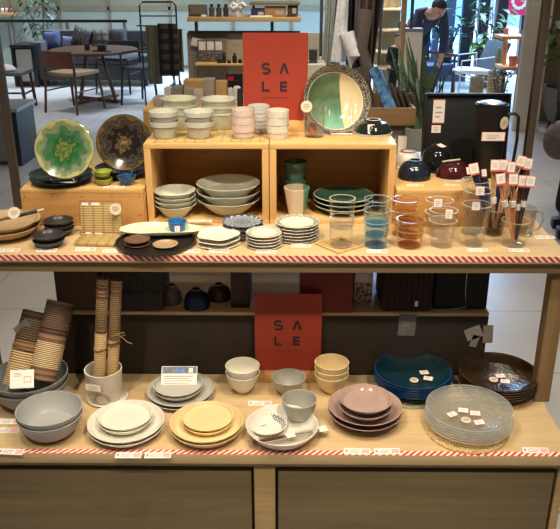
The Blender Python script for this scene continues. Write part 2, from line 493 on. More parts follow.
# ================================================================= UPPER SHELF wares
M_tan = wood((172, 144, 106), (190, 163, 124), (3, 12, 3), .5)
o, g = stack('wooden_bowl', 'bowl', 'wide tan', 'at the left end of the upper shelf', 7, 241, US, 34, 69, 219, M_tan, 2, 5.5, t=.006, c=.6)
P = Vector(g[:3])
r = thing('chopstick_gift_set', 'navy and brown wrapped chopsticks laid across the wide tan wooden bowls', 'chopsticks', (P.x, P.y, zat(213, P.x+.04, P.y-.05)))
q0 = aty(-4, 221, P.y-.06)-r.location; q1 = aty(44, 209.5, P.y-.03)-r.location
bm = bmn(); tube(bm, [q0, q0.lerp(q1, .45)], .004); obj('wrapper', bm, plain((120, 84, 52), .5), r)
bm = bmn(); tube(bm, [q0.lerp(q1, .45), q0.lerp(q1, .86)], .005); obj('wrapper', bm, plain((44, 44, 74), .5), r)
bm = bmn(); tube(bm, [q0.lerp(q1, .86), q1], .004); obj('chopstick_tips', bm, plain((216, 190, 160), .5), r)
def round_tag(loc, rad, rot, label):
    bm = bmn(); lathe(bm, [(0, 0), (rad, 0), (rad, .001), (0, .001)], 28)
    o = obj('round_tag', bm, plain((222, 204, 176), .6, var=.02), None, loc, rot); tag(o, label, 'tag')
    bm = bmn()
    for yy, xb in ((.3, .5), (.0, .6), (-.28, .4)): box(bm, -xb*rad, xb*rad, yy*rad-.0012, yy*rad+.0012, .001, .0013)
    obj('printed_lines', bm, M_ink, o, smooth=0); return o
tp = aty(14, 213, P.y-.055); round_tag(tp, .017, (R(55), 0, 0), 'round beige paper tag on the wooden bowls at the left end')
M_char = plain((50, 48, 50), .32, var=.1)
stack('small_bowl', 'bowl', 'charcoal', 'behind the front charcoal stack', 60, 237, US, 15, 30, 219.5, M_char, 3, 4, c=.55)
stack('small_bowl', 'bowl', 'charcoal', 'nearest the front left edge of the upper shelf', 49.5, 249, US, 15, 32, 234, M_char, 2, 5, c=.55)
# bamboo mats in clear packs
def mat_tex(c0, c1, n=150):
    t = NT('woven bamboo'); x, y, z = t.sep()
    a = t.math('SINE', t.math('MULTIPLY', y, n*6.28)); b = t.math('SINE', t.math('MULTIPLY', x, 36*6.28))
    f = t.math('ADD', t.math('MULTIPLY', a, .5), t.math('MULTIPLY', t.math('GREATER_THAN', b, .82), -.7))
    c = t.ramp(t.math('ADD', t.math('MULTIPLY', f, .5), .5), [(.1, c0), (.8, c1)]); t.bump(a, .4, .001)
    return t.done(c, .6)
M_bam = mat_tex((160, 126, 70), (214, 186, 128)); M_film = glass((250, 250, 248), .25)
YP = on(103, 233, US).y
def mat_pack(label, loc, rot, w, h):
    r = thing('bamboo_coaster_pack', label, 'coaster', loc, rot)
    bm = bmn(); box(bm, -w/2, w/2, 0, h, 0, .007, .001); obj('bamboo_mat', bm, M_bam, r, (0, 0, .001))
    bm = bmn(); box(bm, -w*.54, w*.54, -.001, h*1.1, 0, .0088, .001); obj('clear_sleeve', bm, M_film, r)
    bm = bmn(); box(bm, -w*.46, -w*.3, h*.93, h*1.02, .0089, .0093); box(bm, -w*.22, -w*.02, h*.93, h*1.02, .0089, .0093); obj('printed_label', bm, M_card, r, smooth=0)
    return r
sc = mpp((-.5, YP, US))
mat_pack('bamboo coaster set in a clear sleeve leaning upright on the left step box', (onx(103, YP, US), YP-.012, US+.001), (R(76), 0, 0), 40*sc, .088)
pf = on(94, 247, US)
mat_pack('bamboo coaster set in a clear sleeve lying flat on the upper shelf', (pf.x, pf.y+.002, US+.0004), (0, 0, R(-4)), 38*sc, .085)
tp = aty(115.5, 209, YP-.022); round_tag(tp, .0165, (R(78), 0, 0), 'round beige paper tag on the upright bamboo coaster set')
# black tray and what stands on it
o, g = stack('serving_tray', 'tray', 'round black', 'at the front of the upper shelf under the pale green dish', 156, 256.5, US, 70, 80, 241, plain((34, 30, 28), .4), 1, 0, 'bowl', .004, c=.9, minh=.012, seg=56)
TX, TY, TZ, _, TR, TH, _ = g
TZ = US + .004
# gourd shaped dish
def outline_dish(bm, pts, h, t):
    prev = None; n = len(pts); cx = sum(p[0] for p in pts)/n; cy = sum(p[1] for p in pts)/n
    def ring(k, z): return [bm.verts.new((cx+(x-cx)*k, cy+(y-cy)*k, z)) for x, y in pts]
    rs = [ring(.02, 0), ring(.8, 0), ring(.93, h*.45), ring(1, h), ring(.985, h+.001), ring(.91, h*.45+t), ring(.8, t), ring(.02, t)]
    for a, b in zip(rs, rs[1:]):
        for i in range(n): j = (i+1) % n; bm.faces.new((a[i], a[j], b[j], b[i]))
    bm.faces.new(rs[0][::-1]); bm.faces.new(rs[-1])
pg = on(159, 231, US+.02); sc = mpp(pg)
pts = []
for k in range(72):
    a = 2*PI*k/72; rr = 1 + .16*math.cos(2*a) + .10*math.cos(3*a+.6) ; pts.append((41*sc*rr*math.cos(a)/1.12, .052*rr*math.sin(a)*1.05))
bm = bmn(); outline_dish(bm, pts, .012, .004)
M_pale = plain((212, 220, 186), .25, var=.03)
tag(obj('gourd_dish', bm, M_pale, None, (pg.x, pg.y+.012, US+.0135)), 'long pale green gourd-shaped dish across the back of the black tray', 'dish')
stack('sauce_dish', 'dish', 'brown', 'at the left on the black tray', 137.5, 247.5, TZ, 15, 26, 239.5, plain((104, 74, 60), .35), 2, 4, c=.6)
stack('sauce_dish', 'dish', 'shallow sand-coloured', 'at the right on the black tray', 165.5, 249, TZ, 15, 25.5, 243.5, plain((168, 142, 106), .35), 1, 0, c=.6)
def band(o, rf, RR, h, step): pass
PG = US+.0135+.004
o, g = stack('sake_cup', 'cup', 'bright blue glazed', 'standing on the pale green gourd dish', 177.5, 232.3, PG, 15, 19, 220.5, radial([(0, (40, 110, 170)), (.8, (54, 124, 180)), (.93, (24, 80, 140)), (1, (30, 84, 150))], 1, .15), 1, 0, c=.3)
gx, gy, gz, rf, RR, h, st = g
o[0].data.materials[0] = plain((44, 108, 168), .15, var=.2, vs=60)
sticker((gx+.004, gy-RR*.93-.002, US+.03), (R(84), 0, R(4)), 'small price tag on the blue sake cup', .015, .017)
M_wht = plain((232, 226, 208), .22, var=.02)
stack('flower_dish', 'dish', 'white lobed', 'in front of the left crate', 218.5, 249, US, 26, 42, 234.5, M_wht, 3, 4.6, 'bowl', .003, c=.35, mod=(5, .055, .3), back=.002)
M_bw = radial([(0, (76, 92, 112)), (.25, (148, 156, 160)), (.32, (70, 86, 108)), (.55, (176, 182, 184)), (.62, (66, 82, 108)), (.8, (190, 194, 194)), (.88, (58, 70, 96)), (1, (78, 88, 108))], .06, .2, (16, .09))
stack('patterned_dish', 'dish', 'navy and white fluted', 'before the crate divider', 242.5, 239, US, 26, 41, 222.5, M_bw, 4, 4, 'bowl', .003, c=.35, mod=(5, .04, 0))
def rimmed(c, d, r0=.74, nz=.16): return lambda RR, h: radial([(0, c), (r0, c), (r0+.05, d), (.93, d), (.95, c), (1, c)], RR, .2, (22, .03), nz)
stack('side_plate', 'plate', 'small white scratched-rim', 'in front of the crate divider', 264, 249.5, US, 22, 36, 233.5, lambda RR, h: radial([(0, (238, 230, 206)), (.7, (236, 228, 206)), (.78, (120, 116, 112)), (.84, (224, 218, 204)), (.92, (120, 116, 112)), (.96, (236, 230, 212))], RR, .2, (26, .05), .3), 5, 3, 'bowl', .0025, c=.4)
stack('side_plate', 'plate', 'ivory dark-rimmed', 'before the cream tumbler', 297, 242.5, US, 27, 44, 223.5, lambda RR, h: radial([(0, (238, 230, 206)), (.76, (236, 228, 204)), (.82, (74, 72, 76)), (.88, (210, 204, 190)), (.93, (70, 70, 76)), (.97, (226, 220, 202))], RR, .2, (18, .035), .22), 6, 3, 'bowl', .0025, c=.4)
# in the crates
CF = US+.0115
M_cel = plain((204, 203, 186), .25, var=.04); 
o, g = stack('grey_green_bowl', 'bowl', 'small flared', 'left inside the left crate', 176, 219, CF, 21, 42, 189.5, M_cel, 4, 4.5, c=.05, what='grey-green bowl')
stack('serving_bowl', 'bowl', 'large grey-green', 'at the right inside the left crate', 229, 217, CF, 31, 64, 182, M_cel, 3, 7.5, c=.08)
def two_tone(c, d, f):
    t = NT('two-tone glaze'); x, y, z = t.sep(); return t.done(t.ramp(t.math('ADD', t.math('MULTIPLY', x, 10), .5), [(f, c), (f+.03, d)]), .2)
M_tt = two_tone((222, 202, 172), (92, 150, 126), .68); M_tealc = plain((82, 116, 96), .22, var=.08)
o, g = stack('tumbler', 'cup', 'cream and teal', 'at the left inside the right crate, the nearer', 296.5, 218, CF, 16, 26, 187, M_tt, 1, 0, c=0, jitter=0, t=.0025, back=.004)
o, g = stack('tumbler', 'cup', 'teal', 'behind the cream and teal tumbler', 295, 209, CF, 15, 23.5, 161, M_tealc, 2, 17, c=0, t=.003, foot=.04)
M_tb = radial([(0, (64, 104, 82)), (.9, (70, 112, 90)), (.965, (84, 124, 104)), (.975, (206, 204, 180)), (1, (206, 204, 180))], .105, .2)
stack('serving_dish', 'dish', 'dark teal pale-rimmed', 'at the back of the right crate', 343, 215, CF, 30, 60, 193.5, lambda RR, h: radial([(0, (64, 100, 80)), (.955, (70, 112, 90)), (.975, (206, 204, 180)), (1, (206, 204, 180))], RR, .2), 3, 4.5, c=.55, back=.006)
# glasses
G_clr = glass((253, 253, 252), .08, fres=.5); G_blue = glass((244, 250, 253), .08); G_amb = glass((252, 247, 238), .08)
def glasses(desc, where, px, yb, fw, rw, yr, m, n, sp, group, name='drinking_glass', plane=US, **k):
    pale = glass((236, 236, 234), .7, .45, (244, 242, 236))
    mb = {G_blue: glass((190, 228, 248), .3, .14, (150, 208, 240)), G_amb: glass((228, 196, 146), .3, .18, (190, 142, 84))}.get(m, glass((250, 250, 248), .2, .1, (246, 244, 240)))
    mr = {G_blue: glass((190, 220, 236), .6, .5, (200, 226, 240)), G_amb: glass((214, 184, 146), .6, .5, (206, 172, 130))}.get(m, pale)
    def parts(o, rf, RR, h, step):
        bm = bmn(); ri = RR-max(.0018, min(.0035, (RR-rf)/h*step if step else .0022))
        lathe(bm, [(ri, h-.0010), (RR+.0003, h-.0010), (RR+.0003, h+.0004), (ri, h+.0004), (ri, h-.0010)], 40); obj('rim', bm, mr, o)  # highlight along the glass edge put in as a pale ring colour
        bm = bmn(); lathe(bm, [(0, .0008), (rf*.9, .0008), (rf*.985, .0016), (rf*.985, .0062), (0, .0062)], 36); obj('thick_base', bm, mb, o)
    k.setdefault('parts', parts)
    return stack(name, 'glass', desc, where, px, yb, plane, fw, rw, yr, m, n, sp, 'glass', .0025, c=0, foot=0, group=group, what='tumbler glass' if name == 'drinking_glass' else None, **k)
# woven coaster under the clear pair
pc = on(340, 246.5, US); M_weave = mat_tex((170, 130, 76), (222, 186, 126), 70)
bm = bmn(); box(bm, -.05, .05, -.05, .05, 0, .003, .001); tag(obj('woven_coaster', bm, M_weave, None, (pc.x, pc.y+.01, US+.0003), (0, 0, R(38))), 'square woven straw coaster under the leftmost clear glasses', 'coaster')
glasses('clear', 'on the woven coaster', 341, 249.5, 22, 26.5, 198, G_clr, 2, 19, 'clear glasses on the coaster', plane=US+.0035)
glasses('blue-tinted', 'right of the glasses on the woven coaster', 375.5, 250, 22, 27.5, 198.5, G_blue, 3, 11, 'blue-tinted glasses')
glasses('amber', 'behind the front amber pair', 403, 238, 21, 27.5, 199, G_amb, 3, 10.5, 'rear amber glasses')
glasses('amber', 'at the front edge, right of the blue glasses', 409, 250, 23, 29, 219, G_amb, 2, 10, 'front amber glasses')
def glass_tags(lst):
    for px, py, y, w, h, rz, lab in lst:
        q = aty(px, py, y); s = mpp(q); sticker(q, (R(84), 0, rz), lab, w*s, h*s)
o, g = glasses('small clear', 'behind the front clear pair', 437, 237, 20, 28, 200, G_clr, 2, 12, 'rear small clear glasses')
o, g2 = glasses('small clear', 'at the front, left of the tall glasses', 441, 249, 21, 28.5, 210, G_clr, 2, 10, 'front small clear glasses')
glass_tags([(438, 203, g2[1]-.040, 9, 9, .1, 'red-edged price tag inside the rear small clear glasses'), (449, 214, g2[1]-.048, 7, 10, -.2, 'red-edged price tag on the rim of the front small clear glasses')])
glasses('tall clear', 'behind the tall clear pair', 470, 236, 19, 27, 180, G_clr, 1, 0, None)
o, g = glasses('tall clear', 'at the front beside the chopsticks', 473, 248, 19, 30, 190, G_clr, 2, 14, 'front tall glasses')
glass_tags([(480, 191, g[1]-.055, 9, 9, .1, 'red-edged price tag at the rim of the tall clear glasses'), (476, 206, g[1]-.046, 8, 9, -.1, 'lower red-edged price tag on the tall clear glasses')])
# chopstick glasses
o, gb = glasses('smoky brown', 'holding the rear chopsticks', 493, 237, 19, 22, 209, glass((226, 216, 204), .16), 1, 0, None)
o, gf = glasses('large clear', 'holding the front chopsticks', 513, 248.5, 23, 28, 220, G_clr, 1, 0, None)
m_, gm = glasses('clear', 'with a handle at the right end of the shelf', 524.5, 237, 15, 19, 207, glass((240, 236, 228), .16), 1, 0, None, name='glass_mug')
bm = bmn(); hh = gm[5]; tube(bm, [(gm[4]*.92, 0, hh*.85), (gm[4]*1.5, 0, hh*.82), (gm[4]*1.7, 0, hh*.55), (gm[4]*1.4, 0, hh*.22), (gm[4]*.9, 0, hh*.15)], .004)
obj('handle', bm, glass((240, 236, 228), .16), m_[0])
def chop(label, bx, by, tx, ty, base, tagpx, col, fat=.0034, y0=None, y1=None, pair=True, tagw=9.5, tagh=12, film=True, rz=0, bandcol=None, bandat=.45):
    """a packed pair of chopsticks from (bx,by) up to (tx,ty), with its tag"""
    r = thing('packed_chopsticks', label, 'chopsticks', base)
    a = aty(bx, by, y0)-Vector(base); b = aty(tx, ty, y1)-Vector(base)
    mm = plain(col, .45, var=.12)
    off = (.0045,) if not pair else (-.0045, .0045)
    for k in off:
        bm = bmn(); tube(bm, [a+Vector((k*.4, 0, 0)), b+Vector((k, 0, 0))], fat*.6, 8, fat); obj('chopstick', bm, mm, r)
    d = b-a
    if bandcol:
        bm = bmn(); tube(bm, [a+d*bandat, a+d*(bandat+.09)], .0085, 10); obj('paper_band', bm, plain(bandcol, .6), r)
    q = b + Vector((0, -.012, 0)); s = mpp(Vector(base)+q)
    M0 = Matrix.Translation(q) @ Matrix.Rotation(rz, 4, 'Y') @ Matrix.Rotation(R(80), 4, 'X')
    bm = bmn(); box(bm, -tagw*s/2, tagw*s/2, -tagh*s/2, tagh*s/2, 0, .0012, M=M0); ht = obj('header_card', bm, M_redink, r, smooth=0)
    bm = bmn(); box(bm, -tagw*s*.45, tagw*s*.45, -tagh*s*.36, tagh*s*.45, .0012, .0017, M=M0); obj('white_panel', bm, M_card, ht, smooth=0)
    bm = bmn()
    for yy in (.2, .05, -.1): box(bm, -tagw*s*.24, tagw*s*.22, tagh*s*(yy-.015), tagh*s*(yy+.018), .0017, .0021, M=M0)
    obj('printed_lines', bm, M_ink, ht, smooth=0)
    return r
bF = (gf[0], gf[1], US+.008); yF = gf[1]; bB = (gb[0], gb[1], US+.008); yB = gb[1]
chop('packed light wood chopsticks leaning left in the front glass', 513, 240, 499.5, 178, bF, 0, (214, 158, 116), y0=yF-.006, y1=yF-.03, rz=R(-8), bandcol=(240, 236, 228), bandat=.56)
chop('packed tan chopsticks upright in the middle of the front glass', 514, 240, 512, 178.5, bF, 0, (196, 138, 92), y0=yF+.002, y1=yF-.026, bandcol=(240, 236, 228), bandat=.56)
chop('packed dark red chopsticks in the front glass', 515, 240, 521.5, 180, bF, 0, (106, 38, 34), y0=yF+.008, y1=yF-.018, rz=R(4), bandcol=(240, 236, 228), bandat=.52)
chop('packed charcoal chopsticks leaning right in the front glass', 516, 240, 529, 180.5, bF, 0, (60, 52, 50), y0=yF-.004, y1=yF-.024, rz=R(6), bandcol=(240, 236, 228), bandat=.58)
chop('packed navy chopsticks leaning far left in the rear glass', 491, 228, 473, 168, bB, 0, (32, 38, 78), .006, yB-.006, yB-.02, rz=R(-14))
chop('packed navy chopsticks with a bare top in the rear glass', 492, 228, 483, 172, bB, 0, (34, 40, 82), .0075, yB, yB-.004, rz=R(-8), tagw=5, tagh=8)
chop('packed pale wood chopsticks in the rear glass', 493, 228, 494, 164.5, bB, 0, (196, 164, 112), .004, yB-.008, yB-.01, bandcol=(230, 224, 214), bandat=.4)
chop('packed blue chopsticks upright in the rear glass', 494, 228, 502, 164.5, bB, 0, (40, 44, 86), .005, yB+.004, yB+.002, rz=R(3))
chop('packed light brown chopsticks in the rear glass', 495, 228, 510, 166.5, bB, 0, (190, 140, 104), .004, yB-.004, yB-.012, rz=R(6), tagw=8)
chop('packed beige chopsticks with the highest tag in the rear glass', 495, 226, 519.5, 160.5, bB, 0, (200, 160, 112), .004, yB+.008, yB+.008, rz=R(14))
chop('packed black chopsticks leaning far right in the rear glass', 496, 226, 526.5, 163, bB, 0, (44, 40, 40), .004, yB+.011, yB+.02, rz=R(8), tagw=9)
# ================================================================= ON TOP OF THE CRATES
M_cupg = plain((190, 189, 176), .3, var=.03); M_cupg2 = plain((190, 190, 168), .28, var=.05)
def mat_flat(name, label, xa, xb, ya, yb, plane, m, cat='mat', h=.0025):
    p = on((xa+xb)/2, yb, plane); q = on((xa+xb)/2, ya, plane); s = mpp(p)
    bm = bmn(); w = (xb-xa)*s; box(bm, -w/2, w/2, 0, q.y-p.y, 0, h, .0008)
    o = obj(name, bm, m, None, (p.x, p.y, plane+.0002)); tag(o, label, cat); return o
mat_flat('bamboo_mat', 'bamboo mat under the two front grey cup stacks on the left crate', 153, 211, 134.5, 142.6, CT, M_bam)
mat_flat('bamboo_mat', 'bamboo mat under the pink dotted cups on the left crate', 212.5, 264, 131, 142, CT, M_bam)
CM = CT+.0028
stack('pot_cup', 'cup', 'grey collared', 'leftmost on the left crate', 165, 139.5, CM, 20, 29.5, 110.5, M_cupg, 2, 10, 'bowl', .0025, c=.12, collar=.0135, foot=.02, what='cup')
stack('pot_cup', 'cup', 'grey collared', 'left of the pink cups', 199.5, 139.5, CM, 20, 30, 110.5, M_cupg, 2, 10, 'bowl', .0025, c=.12, collar=.0135, foot=.02, what='cup')
stack('pot_bowl', 'bowl', 'sage green', 'behind the leftmost collared cups', 180, 131, CT, 23, 35.5, 97.5, M_cupg2, 3, 6.5, 'bowl', .0025, c=.25, collar=.006, foot=.02, what='bowl')
stack('pot_bowl', 'bowl', 'sage green', 'just left behind the pink cups', 219.5, 131, CT, 23, 35.5, 98, M_cupg2, 3, 6.5, 'bowl', .0025, c=.25, collar=.006, foot=.02, what='bowl')
def dotted(c, d):
    t = NT('dotted glaze'); x, y, z = t.sep(); a = t.math('MULTIPLY', t.math('ARCTAN2', y, x), 22/6.283)
    zz = t.math('MULTIPLY', z, 95); row = t.math('MULTIPLY', t.math('FLOOR', zz), .5)
    fa = t.math('SUBTRACT', t.math('FRACT', t.math('ADD', a, row)), .5); fz = t.math('SUBTRACT', t.math('FRACT', zz), .5)
    dd = t.math('ADD', t.math('MULTIPLY', fa, fa), t.math('MULTIPLY', fz, fz))
    return t.done(t.ramp(dd, [(0, d), (.035, d), (.05, c)]), .35)
stack('tumbler_cup', 'cup', 'pink dotted', 'left of the upper sale sign', 243.5, 139.8, CM, 19, 23, 108.5, dotted((214, 192, 180), (196, 166, 158)), 3, 7.5, 'cupstep', .0022, what='cup')
stack('tumbler_cup', 'cup', 'grey dotted', 'behind the pink and white cups', 259, 134, CT+.0028, 18, 22, 105, dotted((198, 196, 190), (150, 148, 150)), 3, 7.5, 'cupstep', .0022, what='cup')
stack('tumbler_cup', 'cup', 'plain off-white', 'in front of the upper sale sign', 277.8, 140.8, CT, 19, 22.5, 109.5, plain((216, 208, 190), .3, var=.02), 3, 7.5, 'cupstep', .0022, what='cup')
# upright plates on little wire stands
def plate_up(name, label, cat, px, py, rpx, ybot, plane, m, lean, deep, z0=None, yy=None, rpy=None, deepk=.62, parts=None):
    """a plate standing on its rim, leaning back, with a clear stand of its own"""
    y = yy if yy is not None else on(px, ybot, plane).y
    x = onx(px, y, plane+.05); s = mpp((x, y, plane+.1)); rr = rpx*s
    z = plane + .006
    r = thing(name, label, cat, (x, y, z))
    bm = bmn(); lathe(bm, [(0, 0), (rr*.45, 0), (rr*.47, .002), (rr*.7, deep*.35), (rr, deep), (rr+.0005, deep+.0015), (rr-.002, deep+.003), (rr*.7, deep*.35+.004), (rr*.45, .004), (0, .004)], 56)
    mm = m(rr) if callable(m) else m
    # local z (the plate's face) turned to the front and tipped back
    pl = obj('plate_body', bm, mm, r, (0, .012 + deep + math.sin(lean)*rr, math.cos(lean)*rr - math.sin(lean)*deep), (PI/2-lean, 0, 0))
    return r, rr, x, y, z
def stand(label, x, y, z, w, m=None):
    m = m or G_clr
    r = thing('plate_stand', label, 'plate stand', (x, y, z))
    for s in (-1, 1):
        bm = bmn(); tube(bm, [(s*w, -.012, .014), (s*w, -.008, .003), (s*w, .05, .003), (s*w, .075, .06)], .0022, 6); obj('side_wire', bm, m, r)
    bm = bmn(); tube(bm, [(-w, .03, .003), (w, .03, .003)], .002, 6); obj('cross_wire', bm, m, r)
    bm = bmn(); tube(bm, [(-w, -.008, .003), (w, -.008, .003)], .002, 6); obj('cross_wire', bm, m, r)
    return r
M_wire = plain((196, 190, 178), .25, metal=.6)
def flower(cs, n, ph, seed):
    def f(rr):
        t = NT('painted flower glaze'); x, y, z = t.sep()
        r = t.math('DIVIDE', t.math('SQRT', t.math('ADD', t.math('MULTIPLY', x, x), t.math('MULTIPLY', y, y))), rr)
        a = t.math('ARCTAN2', y, x)
        nz = t.math('SUBTRACT', t.noise(26 + seed, 3), .5)
        pet = t.math('SINE', t.math('ADD', t.math('ADD', t.math('MULTIPLY', a, n), t.math('MULTIPLY', r, ph)), t.math('MULTIPLY', nz, 9)))
        v = t.math('ADD', r, t.math('MULTIPLY', t.math('MULTIPLY', pet, .15), t.math('MULTIPLY', r, t.math('SUBTRACT', 1.0, t.math('POWER', r, 5)))))
        v = t.math('ADD', v, t.math('MULTIPLY', t.math('MULTIPLY', t.math('SUBTRACT', t.noise(55, 4), .5), t.math('SUBTRACT', 1.0, r)), 1.0))
        return t.done(t.ramp(v, cs), .12)
    return f
M_grn = flower([(0, (112, 124, 58)), (.14, (62, 92, 46)), (.24, (122, 134, 66)), (.34, (40, 84, 52)), (.48, (44, 106, 62)), (.58, (70, 116, 66)), (.66, (74, 102, 82)), (.72, (104, 126, 98)), (.80, (134, 148, 98)), (.85, (104, 122, 96)), (.90, (154, 160, 104)), (.985, (188, 186, 128)), (1, (70, 66, 40))], 8, 5, 0)
M_brn = flower([(0, (126, 106, 72)), (.14, (60, 46, 32)), (.22, (108, 88, 58)), (.32, (34, 27, 22)), (.52, (30, 25, 22)), (.62, (70, 62, 52)), (.69, (36, 30, 27)), (.78, (84, 74, 60)), (.85, (48, 40, 32)), (.93, (104, 84, 50)), (.985, (104, 82, 46)), (1, (50, 40, 26))], 9, -4, 5)
M_dkg = plain((36, 48, 42), .15, var=.15); M_dkb = plain((38, 32, 28), .18, var=.15)
o, g = stack('flat_plate', 'plate', 'dark green black', 'under the upright green flower plate', 62, 187, ST, 36, 62, 172, M_dkg, 2, 4.5, 'bowl', .004, c=.3, what='plate')
ztop = g[2]+g[6]*.6+.006
r, rr, x, y, z = plate_up('decorated_plate', 'large green flower-glazed plate standing upright on the left step box', 'plate', 62, 148.5, 30.3, 178, g[2]+.006, M_grn, R(17), .012, yy=g[1]-.07)
stand('clear wire stand holding the green flower plate', x, y-.002, g[2]+.005, .032, M_wire)
o, g = stack('flat_plate', 'plate', 'blackish brown', 'under the upright dark brown plate', 123, 179, ST, 30, 54, 166, M_dkb, 2, 4, 'bowl', .004, c=.3, what='plate')
r, rr, x, y, z = plate_up('decorated_plate', 'large dark brown flower-glazed plate standing upright on the left step box', 'plate', 122.5, 143, 28.5, 172, g[2]+.006, M_brn, R(17), .012, yy=g[1]-.055)
stand('clear wire stand holding the dark brown plate', x, y-.002, g[2]+.005, .028, M_wire)
stack('tea_cup', 'cup', 'lime green', 'before the brown plate', 104, 186, ST, 11, 18, 170.5, plain((150, 158, 62), .2, var=.08), 2, 7.5, 'bowl', .0025, c=.5, what='tea cup')
stack('small_dish', 'bowl', 'deep blue glazed', 'right of the lime cups on the left step box', 127, 186, ST, 10, 19, 175.5, plain((30, 74, 118), .15, var=.3, vs=90), 1, 0, 'bowl', .0025, c=.4, what='bowl')
# big bowl plate with pattern rim on the right crate
def teal_glaze(rr):
    t = NT('half teal half cream glaze'); x, y, z = t.sep()
    r = t.math('DIVIDE', t.math('SQRT', t.math('ADD', t.math('MULTIPLY', x, x), t.math('MULTIPLY', y, y))), rr)
    nz = t.noise(30, 3)
    teal = t.ramp(t.math('ADD', t.math('MULTIPLY', y, 1/rr*.5), t.math('ADD', t.math('MULTIPLY', nz, .4), .3)), [(.1, (132, 178, 154)), (.36, (96, 138, 112)), (.6, (78, 98, 66)), (.85, (104, 124, 92)), (1, (120, 140, 108))])
    halves = t.mix(t.math('GREATER_THAN', x, rr*.22), teal, (214, 192, 150))
    vo = t.n('ShaderNodeTexVoronoi', feature='DISTANCE_TO_EDGE'); vo.inputs['Scale'].default_value = 190; t.l(t.coord(), vo.inputs['Vector'])
    rimc = t.ramp(vo.outputs['Distance'], [(.1, (52, 48, 42)), (.22, (190, 182, 164))])
    c = t.mix(t.math('GREATER_THAN', r, .835), halves, rimc)
    ring = t.math('MULTIPLY', t.math('GREATER_THAN', r, .82), t.math('LESS_THAN', r, .845))
    c = t.mix(ring, c, (224, 214, 190))
    return t.done(c, .12)
yb = on(340, 134.5, CT).y
x = onx(342.5, yb, CT+.1); s = mpp((x, yb, CT+.1)); rr = 35.5*s
r = thing('big_shallow_bowl', 'large teal and cream bowl with a black patterned rim standing upright on the right crate', 'bowl', (x, yb, CT+.002), (0, 0, R(14)))
bm = bmn(); lathe(bm, [(0, 0), (rr*.35, 0), (rr*.37, .003), (rr*.62, .008), (rr*.84, .022), (rr, .052), (rr+.0004, .0535), (rr-.001, .055), (rr*.84, .0265), (rr*.62, .012), (rr*.35, .006), (0, .006)], 64)
ln = R(22); obj('bowl_body', bm, teal_glaze(rr), r, (0, .055+math.sin(ln)*rr, math.cos(ln)*rr-math.sin(ln)*.055), (PI/2-ln, 0, 0))
stand('clear stand under the large teal and cream bowl', x, yb+.0, CT+.0005, .034, M_wire)
M_gcop = glass((250, 248, 244), .2, .02, (230, 220, 210))
o, g = stack('glass_tumbler', 'glass', 'clear wide', 'in front of the teal bowl on the right crate', 314, 138.5, CT, 19, 24.5, 104, M_gcop, 1, 0, 'glass', .002, c=0, foot=0, what='tumbler')
q = aty(306.5, 106.5, g[1]-g[4]-.004); round_tag(q, .0165, (R(80), 0, 0), 'round beige paper tag hanging on the clear tumbler by the teal bowl')
bm = bmn(); lathe(bm, [(0, 0), (.012, 0), (.014, .01), (.011, .03), (.004, .034), (0, .034)], 20)
tag(obj('copper_ornament', bm, plain((170, 104, 76), .25, metal=.6), None, (g[0]-.006, g[1], CT+.0075)), 'small copper ornament inside the clear tumbler on the right crate', 'ornament')
# upturned bowls
def upturned(label, px, ybot, plane, rimw, yfoot, footw, m, mfoot=None, mrim=None, n=1, sp=0, tilt=(0, 0), ribs=None, name='upturned_bowl', lift=0, paper=None):
    p = on(px, ybot, plane); s = mpp(p); RR = rimw/2*s; y = p.y+RR; x = onx(px, y, plane)
    H = zat(yfoot, x, y)-plane; s2 = mpp((x, y, plane+H)); rf = footw/2*s2
    r = thing(name, label, 'bowl', (x, y, plane+lift), (tilt[0], tilt[1], 0))
    h = H-.004
    prof = [(RR, 0)]
    for i in range(1, 13):
        u = i/12; rad = rf+(RR-rf)*math.sqrt(max(0, 1-u**2.1)) if u < 1 else rf
        prof.append((max(rad, rf), h*u))
    prof += [(rf, H), (rf*.8, H), (rf*.78, h), (0, h-.001)]
    inn = [(0, h-.006)] + [((rf+(RR-rf)*math.sqrt(max(0, 1-(i/12)**2.1)))-.004, h*i/12-.003 if i else 0) for i in range(11, -1, -1)]
    bm = bmn(); lathe(bm, prof+inn+[(RR, 0)], 48, ribs); obj('bowl_body', bm, m, r)
    if mfoot: bm = bmn(); lathe(bm, [(rf*.8, H-.0002), (rf*1.03, H-.0002), (rf*1.04, H+.0012), (rf*.78, H+.0012), (rf*.8, H-.0002)], 32); obj('foot_ring', bm, mfoot, r)
    if mrim: bm = bmn(); lathe(bm, [(RR-.002, .0), (RR+.0012, 0), (RR+.001, h*.16), (RR-.003, h*.19), (RR-.002, 0)], 48); obj('rim_band', bm, mrim, r)
    return r, x, y, H, RR, rf
M_cream = plain((206, 194, 166), .4); M_blk = plain((24, 26, 24), .12); M_nav = plain((26, 34, 46), .15, var=.2)
r, x, y, H, RR, rf = upturned('upturned black bowl with a pale rim band on the right end of the crates', 373, 137.5, CT, 38, 119.5, 14, plain((26, 32, 28), .12, var=.2), M_cream, plain((176, 176, 164), .35))
sticker((x-.011, y-RR*.80, CT+H*.52), (R(58), 0, R(2)), 'white price tag on the upturned black bowl on the crates', .021, .03)
r, x, y, H, RR, rf = upturned('upturned ribbed navy bowl on the right step box beside the crate', 414, 182, ST, 33.5, 160, 13, M_nav, plain((120, 124, 124), .4), None, ribs=(30, .018), lift=0)
r, x, y, H, RR, rf = upturned('upturned glossy maroon bowl with a pale rim on the right step box', 453, 183, ST, 36, 160.5, 13, plain((62, 22, 24), .12, var=.2), None, M_cream, tilt=(0, R(-3)), lift=.001)
sticker((x+.038, y-RR*.75, ST+H*.62), (R(65), 0, R(20)), 'red-edged price tag on the upturned maroon bowl', .022, .022)
